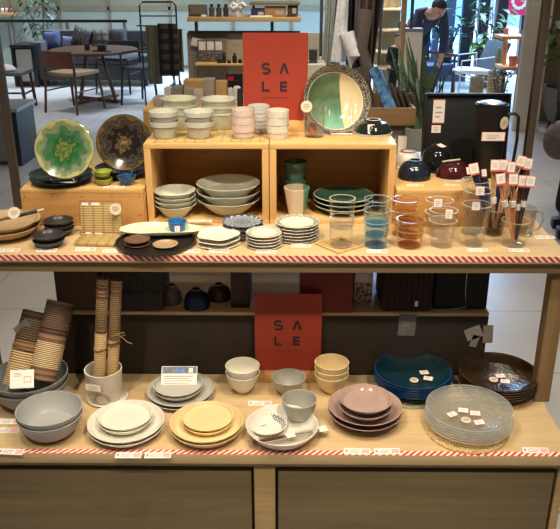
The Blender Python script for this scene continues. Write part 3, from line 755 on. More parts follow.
bm = bmn(); box(bm, -.028, .028, -.004, .004, 0, .003, .001); tag(obj('wooden_stick', bm, M_cream, None, (x-.012, y-.01, ST+H+.0012), (0, R(-5), R(10))), 'short pale stick lying on top of the upturned maroon bowl', 'stick')
r, x, y, H, RR, rf = upturned('upturned glossy black bowl with a paper diamond, behind the maroon bowl', 437, 174, ST, 36, 145, 14, plain((20, 20, 20), .1), None, None)
sticker((x+.004, y-.016, ST+H+.0013), (R(14), 0, R(42)), 'diamond-turned price tag on the upturned black bowl behind the maroon one', .024, .024)
r, x, y, H, RR, rf = upturned('small upturned white bowl with a dark red foot beside the right crate', 407, 167, ST, 26, 151, 14, plain((214, 204, 190), .3), plain((96, 34, 30), .3), None)
# black tray standing, black jug
yt = 2.43+CAM.y; xa = onx(424, yt, 1.1); xb = onx(510, yt, 1.1); zt = zat(94, (xa+xb)/2, yt)
r = thing('black_tray', 'large black rectangular tray standing on edge behind the right step box', 'tray', ((xa+xb)/2, yt, US), (R(-5), 0, 0)); w = (xb-xa)/2; h = zt-US
bm = bmn(); box(bm, -w, w, 0, .012, 0, h, .008); obj('tray_base', bm, plain((16, 15, 14), .5), r)
bm = bmn()
for d in ((-w, -w+.008, 0, h), (w-.008, w, 0, h), (-w+.008, w-.008, 0, .008), (-w+.008, w-.008, h-.008, h)): box(bm, d[0], d[1], -.014, 0, d[2], d[3], .002)
obj('tray_rim', bm, plain((20, 19, 18), .45), r)
s = mpp((xa, yt, 1.1))
for (px, py, ww, hh, rz, lab) in ((440, 112.5, 12, 24, R(-6), 'tall white printed label on the standing black tray'), (437, 130, 9.5, 8, R(-6), 'small pinkish price tag below the white label on the black tray')):
    q = aty(px, py, yt); sticker((q.x, yt+math.tan(R(5))*(q.z-US)-.0022, q.z), (R(90-5), 0, 0), lab, ww*s, hh*s)
yj = YS+.17; xj = onx(488, yj, ST+.1); sj = mpp((xj, yj, ST+.1)); rj = 16*sj; hj = zat(104, xj, yj)-ST
r = thing('black_jug', 'tall matt black jug with a handle and round sticker in front of the black tray', 'jug', (xj, yj, ST))
bm = bmn(); lathe(bm, [(0, 0), (rj*.9, 0), (rj*.93, .004), (rj, hj*.96), (rj*1.01, hj), (rj*.96, hj), (rj*.93, hj-.01), (0, hj-.014)], 40); obj('jug_body', bm, plain((18, 17, 16), .5), r)
bm = bmn(); lathe(bm, [(0, hj-.011), (rj*.9, hj-.011), (rj*.9, hj+.004), (rj*.5, hj+.009), (rj*.2, hj+.008), (0, hj+.008)], 40); obj('lid', bm, plain((34, 34, 34), .25), r)
bm = bmn(); tube(bm, [(rj*.95, 0, hj*.86), (rj*1.5, 0, hj*.87), (rj*1.72, 0, hj*.82), (rj*1.78, 0, hj*.5), (rj*1.7, 0, hj*.16), (rj*1.5, 0, hj*.10), (rj*.92, 0, hj*.12)], .005, 8); obj('handle', bm, plain((24, 23, 22), .45), r)
q = aty(499, 123, yj-rj*.8); round_tag((xj+rj*.62, yj-rj*.84, zat(123, xj, yj-rj*.8)), .0185, (R(90), 0, R(36)), 'round beige sticker on the black jug')
sticker((xj+.0, yj-rj*1.0-.001, zat(136.5, xj, yj-rj)), (R(90), 0, 0), 'wide white price tag on the front of the black jug', .07, .027)
# ================================================================= LOWER SHELF wares
M_gb = speckle((164, 165, 162), (178, 178, 174), .35, 300)
M_slate = plain((128, 131, 130), .38, var=.05)
o, g = stack('salad_bowl', 'bowl', 'large slate grey', 'holding rolled mats at the left end', 33, 412, LS, 36, 76, 373, M_slate, 2, 6.5, 'bowl', .003, c=.7, what='salad bowl', seg=56)
gL = g
stack('salad_bowl', 'bowl', 'pale grey', 'at the front left of the lower shelf', 52.5, 443, LS, 30, 65, 407.5, M_gb, 2, 5.5, 'bowl', .003, c=.7, what='salad bowl', seg=56)
def roll(name, label, a, b, rad, bands, base, string=None):
    """rolled mat from a to b (world) built of bands [(from,to,colour)]"""
    a = Vector(a); b = Vector(b); d = b-a; L = d.length
    r = thing(name, label, 'rolled mat', a); q = d.to_track_quat('Z', 'Y'); r.rotation_mode = 'QUATERNION'; r.rotation_quaternion = q
    def striped(c0, c1, nn, bp=0):
        t = NT('woven reed'); x, y, z = t.sep()
        f = t.math('SINE', t.math('MULTIPLY', z, nn*6.283)); c = t.ramp(t.math('ADD', t.math('MULTIPLY', f, .5), .5), [(.25, c0), (.6, c1)])
        t.bump(f, .5, .002); return t.done(c, .75)
    for (f0, f1, c0, c1, nn) in bands:
        bm = bmn(); k = rad
        pr = [(0.0, f0*L), (k*.96, f0*L), (k, f0*L+.0015), (k, f1*L-.0015), (k*.96, f1*L), (0, f1*L)]
        if f1 > .995: pr = pr[:-1] + [(k*.72, f1*L), (k*.7, f1*L-.008), (k*.45, f1*L-.008), (k*.43, f1*L), (k*.2, f1*L), (.0, f1*L-.006)]
        lathe(bm, pr, 28); obj('woven_band', bm, striped(c0, c1, nn), r)
    if string is not None:
        for zz in string:
            bm = bmn(); n = 30; tube(bm, [((rad+.0012)*math.cos(2*PI*i/n), (rad+.0012)*math.sin(2*PI*i/n), zz*L+.004*math.sin(4*PI*i/n)) for i in range(n+1)], .0018, 6, cap=False); obj('binding_cord', bm, plain((110, 84, 52), .8), r)
    return r
dk = ((52, 36, 24), (74, 54, 38)); cr = ((120, 88, 56), (214, 186, 136)); br = ((116, 84, 58), (132, 98, 68)); md = ((74, 54, 36), (120, 96, 66))
zf = g[2]+.025
def pt(px, py, y): return aty(px, py, y)
ya = g[1]-.028; 
A = pt(17, 386, ya); B = pt(37.5, 312, ya+.11)
roll('rolled_placemat', 'rolled brown and straw placemat with a cord, the left one in the slate bowl', A, B, 14.5*mpp(A), [(0, .28, *cr, 170), (.28, .46, *cr, 150), (.46, .60, *br, 80), (.60, .90, (52, 38, 22), (92, 72, 42), 150), (.90, 1, *dk, 60)], None, (.50,))
A = pt(42, 380, ya+.004); B = pt(61, 302, ya+.115)
roll('rolled_placemat', 'rolled dark brown and cream placemat, the right one in the slate bowl', A, B, 14*mpp(A), [(0, .16, *br, 60), (.16, .48, (110, 80, 52), (226, 200, 152), 190), (.48, .58, *br, 60), (.58, .64, *dk, 60), (.64, .90, (66, 48, 34), (112, 84, 60), 170), (.90, 1, *dk, 60)], None)
q = pt(22, 327, ya+.055)
bm = bmn(); box(bm, -.026, .026, -.012, .012, 0, .001); tag(obj('hang_tag', bm, plain((104, 98, 88), .6), None, q, (R(70), R(-38), 0)), 'grey paper tag tied to the left rolled placemat', 'tag')
def leaflet(loc, rot, w, h, label, cat='leaflet', logo=True):
    bm = bmn(); box(bm, -w/2, w/2, -h/2, h/2, 0, .001); o = obj('paper_leaflet', bm, M_card, None, loc, rot, 0); tag(o, label, cat)
    if logo:
        bm = bmn()
        for yy, a, b in ((.30, -.34, -.1), (.22, -.34, -.02), (.14, -.34, -.06)): box(bm, a*w, b*w, yy*h, (yy+.03)*h, .001, .0013)
        obj('printed_lines', bm, M_ink, o, smooth=0)
        bm = bmn()
        for d in ((.08, .38, .1, .13), (.08, .38, -.2, -.17), (.08, .1, -.17, .1), (.36, .38, -.17, .1)): box(bm, d[0]*w, d[1]*w, d[2]*h, d[3]*h, .001, .0013)
        obj('red_box_print', bm, M_redink, o, smooth=0)
    return o
q = pt(22, 379, ya-.055); leaflet(q, (R(52), R(6), R(16)), .062, .05, 'white paper leaflet with a red print resting in the slate bowl')
# utensil pot and saucer
M_ptw = plain((212, 204, 188), .45, var=.02)
o, g = stack('saucer', 'saucer', 'white', 'under the white utensil pot', 107.5, 408, LS, 38, 41, 399.5, M_ptw, 1, 0, 'bowl', .003, c=.5, minh=.008)
zs = LS+.0035
o, g = stack('utensil_pot', 'pot', 'white', 'with an arch mark, holding two rolled mats', 106, 405, zs, 31, 37.5, 368, M_ptw, 1, 0, 'bowl', .004, c=.1, foot=.03, jitter=0)
po = o[0]; gx, gy, gz, rf, RR, h, st = g
bm = bmn()
arch = [(-.022, .0), (-.019, .014), (-.011, .024), (0, .027), (.011, .024), (.019, .014), (.022, .0)]
def wrap(bm, pts, w, rr_of, zc, t=.0008):
    L = []
    for i, (u, v) in enumerate(pts):
        a0 = Vector(pts[max(0, i-1)]); b0 = Vector(pts[min(len(pts)-1, i+1)]); d = (b0-a0).normalized(); n = Vector((-d.y, d.x))*w/2
        L.append((Vector((u, v))+n, Vector((u, v))-n))
    def P3(uv, k):
        rr = rr_of(zc+uv.y)+k; a = -PI/2 + uv.x/rr; return (rr*math.cos(a), rr*math.sin(a), zc+uv.y)
    vs = [[bm.verts.new(P3(p, .0003+t)) for p in q] + [bm.verts.new(P3(p, -.0004)) for p in q] for q in L]
    for a, b in zip(vs, vs[1:]):
        bm.faces.new((a[0], a[1], b[1], b[0])); bm.faces.new((a[0], b[0], b[2], a[2])); bm.faces.new((a[1], a[3], b[3], b[1]))
rr_of = lambda z: rf*1.03+(RR-rf*1.03)*(.9*(z/h)+.1*math.sqrt(max(0, 1-(1-z/h)**2)))
wrap(bm, arch, .009, rr_of, h*.12); obj('arch_mark', bm, plain((168, 160, 148), .5), po)
sticker((gx-.018, gy-RR*.97-.003, LS+h*.70), (R(86), 0, R(-14)), 'white price tag with a red corner on the utensil pot', .05, .022)
A = Vector((gx-.020, gy-.003, zs+.0065)); B = pt(103, 279, gy+.0); 
roll('rolled_runner', 'tall slim straw table runner rolled in the utensil pot, the left one', A, B, .0172, [(0, .56, (166, 128, 78), (224, 192, 138), 180), (.56, .60, *br, 60), (.60, .84, (100, 76, 48), (150, 120, 80), 150), (.84, .93, *br, 90), (.93, 1, (96, 74, 48), (120, 94, 62), 100)], None, (.42,))  # upper straw darker: shade of the shelf above put into its colours
A = Vector((gx+.018, gy-.001, zs+.0065)); B = pt(116.5, 280, gy+.008)
roll('rolled_runner', 'slim straw table runner tied with a cord bow, the right one in the utensil pot', A, B, .0162, [(0, .5, (150, 112, 68), (218, 184, 130), 200), (.5, .88, (100, 76, 48), (156, 126, 84), 170), (.88, .95, *br, 90), (.95, 1, (96, 74, 48), (120, 94, 62), 100)], None, (.47, .485))  # darker straw from mid-height up paints in the upper shelf's shade
q = pt(119, 336, gy-.018); bm = bmn(); tube(bm, [q+Vector(v) for v in ((-.02, 0, -.002), (-.008, -.002, .004), (.006, -.002, .010), (.016, -.002, .012), (.018, -.001, .004), (.008, -.002, .001), (0, -.002, .002), (.014, -.002, -.008), (.022, -.002, -.018), (.036, -.001, -.024))], .0014, 6)
tag(obj('cord_bow', bm, plain((150, 118, 76), .8), None), 'thin jute cord bow tied around the right rolled runner', 'cord')
# plates
M_wp = plain((226, 220, 204), .3, var=.015); M_gp = speckle((188, 184, 172), (164, 160, 150), .35, 300); M_yp = plain((232, 204, 150), .32, var=.02)
def plates(desc, mat, big, small):
    o, g = stack('dinner_plate', 'plate', f'large {desc}', big[-1], *big[0:1], big[1], LS, big[2], big[3], big[4], mat, 2, 3.3, 'bowl', .003, c=.6, foot=.12, what='plate', seg=60)
    top = g[2]+max(g[6], .003)
    o, g2 = stack('side_plate', 'plate', f'small {desc}', small[-1], small[0], small[1], top, small[2], small[3], small[4], mat, 2, 3, 'bowl', .003, c=.6, foot=.12, what='plate', seg=56, minh=.008)
    return g, g2
plates('white', M_wp, (127, 446.5, 52, 76, 420, 'of white plates at the front left'), (126, 435, 40, 54, 414, 'on the large white plates'))
gp, gp2 = plates('grey', M_gp, (181, 408, 46, 67, 388, 'of grey plates behind the yellow ones'), (178.5, 401, 36, 49, 383, 'on the large grey plates'))
plates('yellow', M_yp, (207, 447.5, 50, 73, 420.5, 'of yellow plates at the front'), (208, 435.5, 40, 52, 415.5, 'on the large yellow plates'))
# tent card on grey plates
q = on(178.5, 386, gp2[2]+.008); s = mpp(q)
r = thing('tent_card', 'white tent card with a blue photo strip standing on the small grey plates', 'card', (q.x, q.y, gp2[2]+.006), (R(-48), 0, R(1)))
w = 36*s; bm = bmn(); box(bm, -w/2, w/2, 0, .001, 0, .062); obj('card_sheet', bm, M_card, r, smooth=0)
bm = bmn(); box(bm, -w*.48, w*.48, -.0005, 0, .040, .060); ph = obj('photo_strip', bm, plain((74, 84, 96), .4, var=.3, vs=90), r, smooth=0)
bm = bmn(); box(bm, -w*.1, w*.16, -.0008, -.0005, .041, .059); obj('blue_picture', bm, plain((48, 104, 158), .4, var=.3, vs=120), ph, smooth=0)
bm = bmn(); box(bm, w*.26, w*.38, -.0008, -.0005, .042, .057); obj('white_picture', bm, M_card, ph, smooth=0)
bm = bmn()
for k in range(4): box(bm, -w*.42, w*(.38-.1*(k % 2)), -.0005, 0, .030-k*.007, .0318-k*.007)
obj('printed_lines', bm, M_ink, r, smooth=0)
# centre setting
o, g = stack('dinner_plate', 'plate', 'wide off-white', 'carrying a small bowl and cutlery at the front centre', 282, 451, LS, 50, 73, 424, M_wp, 1, 0, 'bowl', .003, c=.5, foot=.2, minh=.016, seg=60, what='plate')
zp = LS+.0035
M_bp = lambda RR, h: radial([(0, (228, 222, 206)), (.72, (228, 222, 206)), (.76, (60, 72, 104)), (.82, (206, 204, 196)), (.88, (64, 76, 108)), (.93, (226, 220, 206)), (1, (226, 220, 206))], RR, .2, (26, .03), 0)
o, g1 = stack('small_plate', 'plate', 'small blue-rimmed', 'at the left on the wide off-white plate', 267.5, 436.5, zp, 26, 39, 423, M_bp, 1, 0, 'bowl', .003, c=.5, minh=.008, what='plate')
q = on(260, 424, zp+.006); sticker((q.x, q.y, zp+.0068), (R(6), 0, R(22)), 'white price tag lying in the small blue-rimmed plate', .028, .019)
M_rg = speckle((168, 165, 154), (142, 140, 132), .35, 260)
stack('rice_bowl', 'bowl', 'speckled grey', 'on the wide off-white plate', 299, 424, zp, 15, 36, 398.5, M_rg, 1, 0, 'bowl', .003, c=.65, what='rice bowl')
stack('rice_bowl', 'bowl', 'speckled grey', 'standing on the shelf in front of the lower sale sign', 288.5, 396.5, LS, 15, 34, 376.5, M_rg, 1, 0, 'bowl', .003, c=.65, what='rice bowl')
stack('rice_bowl', 'bowl', 'white', 'left of the lower sale sign', 243, 394.5, LS, 13, 34.5, 365, plain((230, 224, 208), .25, var=.015), 2, 6.5, 'bowl', .003, c=.6, what='rice bowl')
stack('rice_bowl', 'bowl', 'cream', 'right of the lower sale sign', 331, 394.5, LS, 15, 34.5, 361.5, plain((232, 208, 160), .25, var=.015), 3, 5.5, 'bowl', .003, c=.6, what='rice bowl')
ga, gb_ = on(251, 443, LS+.018), on(322, 429, LS+.02)
r = thing('wrapped_cutlery', 'clear-wrapped dark red handled cutlery lying across the wide off-white plate', 'cutlery', (ga.x, ga.y, LS+.018))
d = Vector((gb_.x-ga.x, gb_.y-ga.y, .002)); nn = Vector((-d.y, d.x, 0)).normalized()
bm = bmn(); tube(bm, [d*.03, d*.45], .0045, 8); obj('handle', bm, plain((92, 44, 36), .35), r)
bm = bmn(); tube(bm, [d*.45, d*.97], .0032, 8); tube(bm, [d*.3-nn*.011, d*.97-nn*.011], .003, 8); obj('metal_end', bm, plain((190, 180, 166), .25, metal=.5), r)
bm = bmn(); M0 = Matrix.Translation(d*.5-nn*.005) @ Matrix.Rotation(math.atan2(d.y, d.x), 4, 'Z'); box(bm, -d.length*.55, d.length*.56, -.017, .014, -.0045, .0048, .003, M0); obj('clear_wrapper', bm, M_film, r)
bm = bmn(); box(bm, d.length*.44, d.length*.56, -.013, .012, .005, .006, 0, M0); obj('paper_label', bm, M_card, r)
bm = bmn(); box(bm, -d.length*.02, d.length*.1, -.012, .010, .005, .006, 0, M0); obj('paper_label', bm, M_card, r)
# pink bowls
M_pk = plain((176, 148, 136), .18, var=.03)
o, g = stack('pasta_bowl', 'bowl', 'wide mauve-pink', 'at the front right of centre', 364.5, 430, LS, 34, 74, 404.5, M_pk, 2, 5, 'bowl', .003, c=.35, what='bowl', seg=56)
o, g = stack('soup_bowl', 'bowl', 'small mauve-pink', 'nested in the wide mauve-pink bowls', 365, 421, g[2]+max(.003, g[6]), 24, 53.5, 397.5, M_pk, 2, 6.5, 'bowl', .003, c=.5, what='bowl', seg=56)
# glass plates on woven coasters
def weave(c0, c1):
    t = NT('braided fibre'); vo = t.n('ShaderNodeTexVoronoi', feature='DISTANCE_TO_EDGE'); vo.inputs['Scale'].default_value = 150; t.l(t.coord((1, 1.5, 1)), vo.inputs['Vector'])
    c = t.ramp(vo.outputs['Distance'], [(.04, c0), (.25, c1)]); t.bump(vo.outputs['Distance'], .8, .003); return t.done(c, .7)
def plate_rim(o, RR, h, m):
    bm = bmn(); lathe(bm, [(RR-.0030, h-.0016), (RR+.0004, h-.0016), (RR+.0004, h+.0005), (RR-.0030, h+.0005), (RR-.0030, h-.0016)], 64); obj('rim', bm, m, o)
def glass_plates(rim, desc, where, px, yc, cw, ybp, ytop, pw, n, m, mw, wl, tags, dyp):
    p = on(px, yc, LS); s = mpp(p); rc = cw/2*s*1.03
    bm = bmn(); lathe(bm, [(0, 0), (rc*.98, 0), (rc, .004), (rc*.97, .008), (0, .008)], 48)
    x = onx(px-2, p.y+rc, LS); tag(obj('woven_coaster', bm, mw, None, (x, p.y+rc, LS)), wl, 'coaster')
    o, g = stack('glass_plate', 'plate', desc, where, px, ybp, LS+.0082, pw*.54, pw, ytop, m, n, dyp, 'bowl', .003, c=.45, foot=.04, what='glass plate', seg=64, parts=lambda o, rf, RR, h, step: plate_rim(o, RR, h, rim))
    gx, gy, gz, rf, RR, h, st = g
    for (dx, dy, rz, rnd, lab) in tags:
        q = on(dx, dy, gz+.008)
        if rnd: round_tag((q.x, q.y, gz+st+.003), .013, (R(3), 0, 0), lab)
        else: sticker((q.x, q.y, gz+st+.0055), (R(6), 0, rz), lab, .027, .019)
    return g
G_pb = glass((70, 130, 160), .3, .42, (24, 74, 88), .5, .14, .15); G_pbr = glass((150, 126, 92), .12, .36, (84, 64, 38), .5, .16, .1); G_pc = glass((253, 253, 252), .09, .045, (240, 238, 230), .5, .12, .3)
glass_plates(glass((90, 150, 200), .4, .5, (20, 84, 150)), 'deep blue', 'on the greenish coaster', 411.5, 409.5, 66, 398.5, 369, 76.5, 5, G_pb, weave((130, 140, 110), (206, 214, 180)), 'round greenish woven coaster under the deep blue glass plates',
  [(424, 374, .2, 0, 'red-edged price tag on the blue glass plates, the upper of two'), (428, 380, -.3, 0, 'red-edged price tag on the blue glass plates, the lower of two'), (414, 381, 0, 1, 'round paper tag on the blue glass plates')], 2.3)
glass_plates(glass((150, 130, 100), .4, .5, (84, 68, 48)), 'smoky brown', 'at the lower right end', 496.5, 410, 70, 399.5, 371, 78, 5, G_pbr, weave((150, 118, 66), (226, 192, 124)), 'round straw woven coaster under the smoky brown glass plates',
  [(500, 377.5, .15, 0, 'red-edged price tag on the brown glass plates, the upper of two'), (505, 383, -.3, 0, 'red-edged price tag on the brown glass plates, the lower of two'), (493.5, 380.5, 0, 1, 'round paper tag on the brown glass plates')], 2.3)
glass_plates(glass((246, 247, 247), .6, .25, (232, 236, 238)), 'clear hammered', 'at the front right', 467.5, 455, 84, 438, 407, 85.5, 6, G_pc, weave((160, 128, 78), (238, 208, 148)), 'round straw woven coaster under the clear glass plates, the largest coaster',
  [(452, 416, .5, 0, 'tilted red-edged price tag at the left on the clear glass plates'), (475, 415, -.1, 0, 'red-edged price tag at the right on the clear glass plates'), (466, 421, 0, 1, 'round peach tag on the clear glass plates'), (479, 424, .2, 0, 'red-edged price tag nearest the front rim of the clear glass plates'), (463, 412, -.2, 0, 'red-edged price tag at the back among those on the clear glass plates')], 2.4)
for px, py, lab in ((9, 422, 'white price card in front of the slate grey bowls, the rear of two together'), (6, 431, 'white price card in front of the slate grey bowls, the front of two together'), (11, 452.5, 'white price card at the far left front edge of the lower shelf'),
    (128.5, 456, 'white price card in front of the white plates'), (158, 456, 'white price card between the white and the yellow plates'), (260, 404, 'white price card in front of the white rice bowls'),
    (357, 452, 'white price card in front of the mauve-pink bowls, the left of two'), (387, 452, 'white price card in front of the mauve-pink bowls, the right of two'), (535.5, 451, 'white price card at the right end of the lower shelf')):
    card(px, py, LS, lab, .068, .021, tilt=.14, rz=R(random.uniform(-3, 3)))
# seen through the gap: the rear unit's ledge
def gapbowl(label, px, yb, rim, yf, m, foot, tilt=(0, 0)): return upturned(label, px, yb, RB, rim, yf, 10, m, foot, None, tilt=tilt, name='upturned_cup', lift=.0)
gapbowl('upturned deep blue cup on the ledge behind the fixture', 197, 312, 27, 289, plain((24, 34, 66), .15, var=.2), plain((150, 140, 124), .5))
gapbowl('upturned grey cup left of the blue one on the ledge behind', 172, 306, 22, 285, plain((104, 98, 90), .3), plain((170, 160, 146), .5))
gapbowl('upturned brown cup right of the blue one on the ledge behind', 219, 303, 25, 284, plain((74, 48, 36), .25), plain((170, 152, 130), .5))
def soft(name, label, cat, x0p, x1p, ybp, h, dep, m, plane=RB, bev=.012):
    a = on(x0p, ybp, plane); xa = a.x; xb = onx(x1p, a.y, plane); r = thing(name, label, cat, ((xa+xb)/2, a.y, plane)); w = (xb-xa)/2
    bm = bmn(); box(bm, -w, w, 0, dep, 0, h, bev); obj('body', bm, m, r); return r, w
def ribbed(c0, c1, n):
    t = NT('ribbed cloth'); x, y, z = t.sep(); f = t.math('SINE', t.math('MULTIPLY', x, n*6.283)); t.bump(f, .6, .003)
    return t.done(t.ramp(t.math('ADD', t.math('MULTIPLY', f, .5), .5), [(.2, c0), (.8, c1)]), .85)
r, w = soft('folded_textile', 'stack of ribbed dark grey cloth on the ledge behind the fixture', 'cloth', 104, 163, 311.5, .15, .16, ribbed((44, 40, 38), (66, 60, 56), 110))
bm = bmn(); box(bm, -w*.96, w*.96, -.004, -.0005, .06, .063); obj('fold_seam', bm, M_black, r)
r, w = soft('canvas_bag', 'taupe canvas bag at the left end of the ledge behind the fixture', 'bag', 57, 102, 310, .17, .16, plain((92, 74, 56), .85))
bm = bmn(); tube(bm, [(-w*.4, .08, .168), (-w*.35, .08, .22), (w*.35, .08, .22), (w*.4, .08, .168)], .006); obj('bag_handle', bm, plain((80, 64, 48), .8), r)
r, w = soft('dark_box', 'dark brown box on the ledge just left of the lower sale sign', 'box', 231, 250, 308, .14, .16, plain((52, 40, 28), .6), bev=.003)
bm = bmn(); box(bm, -w*1.0, w*1.0, -.003, .163, .14, .152, .002); obj('box_lid', bm, plain((40, 32, 26), .6), r)
r, w = soft('red_box', 'dark red gift box on the ledge behind the lower sale sign', 'box', 300, 352, 313, .17, .15, plain((112, 22, 22), .5), bev=.003)
bm = bmn(); box(bm, -w-.001, w+.001, -.0015, .1515, .13, .172, .002); obj('box_lid', bm, plain((118, 24, 24), .5), r)
r, w = soft('nut_pouch', 'clear topped pouch with brown nuts on the ledge right of the red box', 'pouch', 353, 372, 303, .12, .05, speckle((206, 190, 168), (120, 72, 40), .5, 90, .48, .56), bev=.01)
bm = bmn(); box(bm, -w*.9, w*.9, -.002, .0, .07, .1); obj('pouch_label', bm, M_card, r)
r, w = soft('brown_bag', 'dark brown ribbed bag on the ledge behind the blue glass plates', 'bag', 381, 432, 312, .18, .16, ribbed((36, 24, 18), (48, 33, 25), 60))
bm = bmn(); box(bm, w*.30, w*.42, -.002, 0, .02, .036); obj('bag_label', bm, M_card, r)
r, w = soft('black_bag', 'black fabric bag at the right end of the ledge behind the fixture', 'bag', 433, 487, 310, .18, .16, plain((20, 19, 19), .8))
bm = bmn(); tube(bm, [(w*.1, -.004, .18), (w*.12, -.004, .06), (w*.2, -.004, .012), (-w*.5, -.006, .004), (-w*1.0, -.004, .002)], .0015, 6); obj('pale_cord', bm, plain((170, 165, 155), .6), r)
for (px, py, ww, hh, rx, col, lab) in ((407, 325, .052, .072, 2, (112, 108, 106), 'grey paper tag hanging on the dark panel behind the blue glass plates'), (473.5, 333, .05, .04, -24, (150, 144, 134), 'crumpled pale paper tag hanging on the dark panel above the brown glass plates'), (474.5, 341, .022, .04, 14, (140, 134, 126), 'lower flap of pale paper hanging above the brown glass plates'), (488, 334, .03, .06, -3, (140, 128, 108), 'narrow beige tag hanging at the right edge of the dark panel')):
    q = aty(px, py, .397); bm = bmn(); box(bm, -ww/2, ww/2, -.001, 0, -hh/2, hh/2); o = obj('hanging_tag', bm, plain(col, .6), None, q, (0, R(rx), 0), 0); tag(o, lab, 'tag')
    bm = bmn(); box(bm, -ww*.3, ww*.3, -.0014, -.001, hh*.1, hh*.13); box(bm, -ww*.3, ww*.2, -.0014, -.001, -.02*hh, .01*hh); obj('printed_lines', bm, M_ink, o, smooth=0)
# ================================================================= THE SHOP AROUND
q = on(500, 311, 0); TX0, TY0 = q.x, q.y
def floor_mat():
    t = NT('large floor tiles'); x, y, z = t.sep()
    fx = t.math('FRACT', t.math('DIVIDE', t.math('SUBTRACT', x, TX0-60), .598)); fy = t.math('FRACT', t.math('DIVIDE', t.math('SUBTRACT', y, TY0-60), .6))
    ln = t.math('MAXIMUM', t.math('GREATER_THAN', t.math('ABSOLUTE', t.math('SUBTRACT', fx, .5)), .4955), t.math('GREATER_THAN', t.math('ABSOLUTE', t.math('SUBTRACT', fy, .5)), .4955))
    c = t.ramp(t.noise(2.5, 4), [(.3, (176, 172, 168)), (.7, (190, 186, 182))])
    return t.done(t.mix(ln, c, (120, 114, 106)), .32, .4)
bm = bmn(); box(bm, -12, 9, -3, 11.2, -.05, 0); struct('floor', bm, floor_mat())
WY = 11.2
M_wall = plain((168, 170, 152), .6, var=.02); M_fr = plain((146, 138, 116), .5)
xw = onx(400, WY, .8)
bm = bmn(); box(bm, -12, xw, WY, WY+.1, 0, 3.2); struct('wall_back', bm, M_wall)
def R4(x0, y0, x1, y1, Y):
    a = aty(x0, y0, Y); b = aty(x1, y1, Y); zc = (a.z+b.z)/2
    return (onx(x0, Y, zc), onx(x1, Y, zc), b.z, a.z)
def slab(name, px, Y, d, m, parent=None, bev=.003):
    X0, X1, Z0, Z1 = R4(*px, Y); bm = bmn()
    box(bm, X0, X1, Y, Y+d, Z0, Z1, bev); return obj(name, bm, m, parent)
# glazed partition along the back wall
gp_ = thing('glass_partition', 'pale frosted glass partition with bronze frame along the back of the shop', 'partition', (0, 0, 0))
M_frost = plain((172, 186, 176), .35, var=.02); M_frost2 = plain((160, 162, 140), .4, var=.03)
Yp = WY-.25
for (a, b) in ((-40, 14), (16, 61), (64, 110), (113, 170), (173, 232), (235, 290), (293, 330)):
    X0, X1, Z0, Z1 = R4(a, 10, b, 72, Yp); bm = bmn(); box(bm, X0, X1, Yp, Yp+.02, 0.06, Z1); obj('frosted_pane', bm, M_frost, gp_, smooth=0)
    bm = bmn(); box(bm, X0, X1, Yp, Yp+.02, Z1+.05, 1.9); obj('upper_pane', bm, M_frost2, gp_, smooth=0)
    bm = bmn(); box(bm, X1, X1+.04, Yp-.02, Yp+.03, 0, 1.95); obj('frame_post', bm, M_fr, gp_, smooth=0)
X0, X1, Z0, Z1 = R4(-40, 7, 331, 10, Yp); bm = bmn(); box(bm, X0, X1, Yp-.02, Yp-.001, Z1-.05, Z1+.01); obj('frame_rail', bm, M_fr, gp_, smooth=0)
# lit shelf, far left
sh = thing('wall_shelf', 'small warmly lit wall shelf at the far top left of the shop', 'shelf', (0, 0, 0)); Yl = Yp-.35
slab('shelf_board', (-12, 13.5, 13, 16), Yl, .3, M_edge, sh)
slab('bracket', (11, 15.5, 13, 24), Yl+.25, .09, M_fr, sh)
for k, (px, w, c, d) in enumerate(((2, 3.2, (236, 226, 210), 'white'), (6, 3, (222, 190, 170), 'rosy'), (10, 3.4, (170, 66, 50), 'red'))):
    X0, X1, Z0, Z1 = R4(px-w/2, 8.5, px+w/2, 13.2, Yl+.1); bm = bmn(); rr = (X1-X0)/2; lathe(bm, [(0, 0), (rr*.8, 0), (rr, .02), (rr, (Z1-Z0)*.8), (rr*.7, Z1-Z0), (0, Z1-Z0)], 14)
    tag(obj('storage_jar', bm, plain(c, .4), None, ((X0+X1)/2, Yl+.12, aty(5, 13, Yl).z)), f'{d} jar on the lit wall shelf at the far top left', 'jar')
# railing behind the lounge
Yr = 9.9
rl = thing('railing', 'black handrail on chrome posts behind the lounge seating', 'railing', (0, 0, 0))
zr = aty(60, 21, Yr).z; xa = onx(-20, Yr, zr); xb = onx(127, Yr, zr)
bm = bmn(); box(bm, xa, xb, Yr-.02, Yr+.02, zr-.02, zr+.02, .004); obj('handrail', bm, M_black, rl)
for px in (10.5, 68.5, 125.5):
    x = onx(px, Yr, zr-.2); bm = bmn(); tube(bm, [(x, Yr, 0), (x, Yr, zr-.018)], .028, 10); obj('railing_post', bm, plain((150, 154, 160), .25, metal=.7), rl)
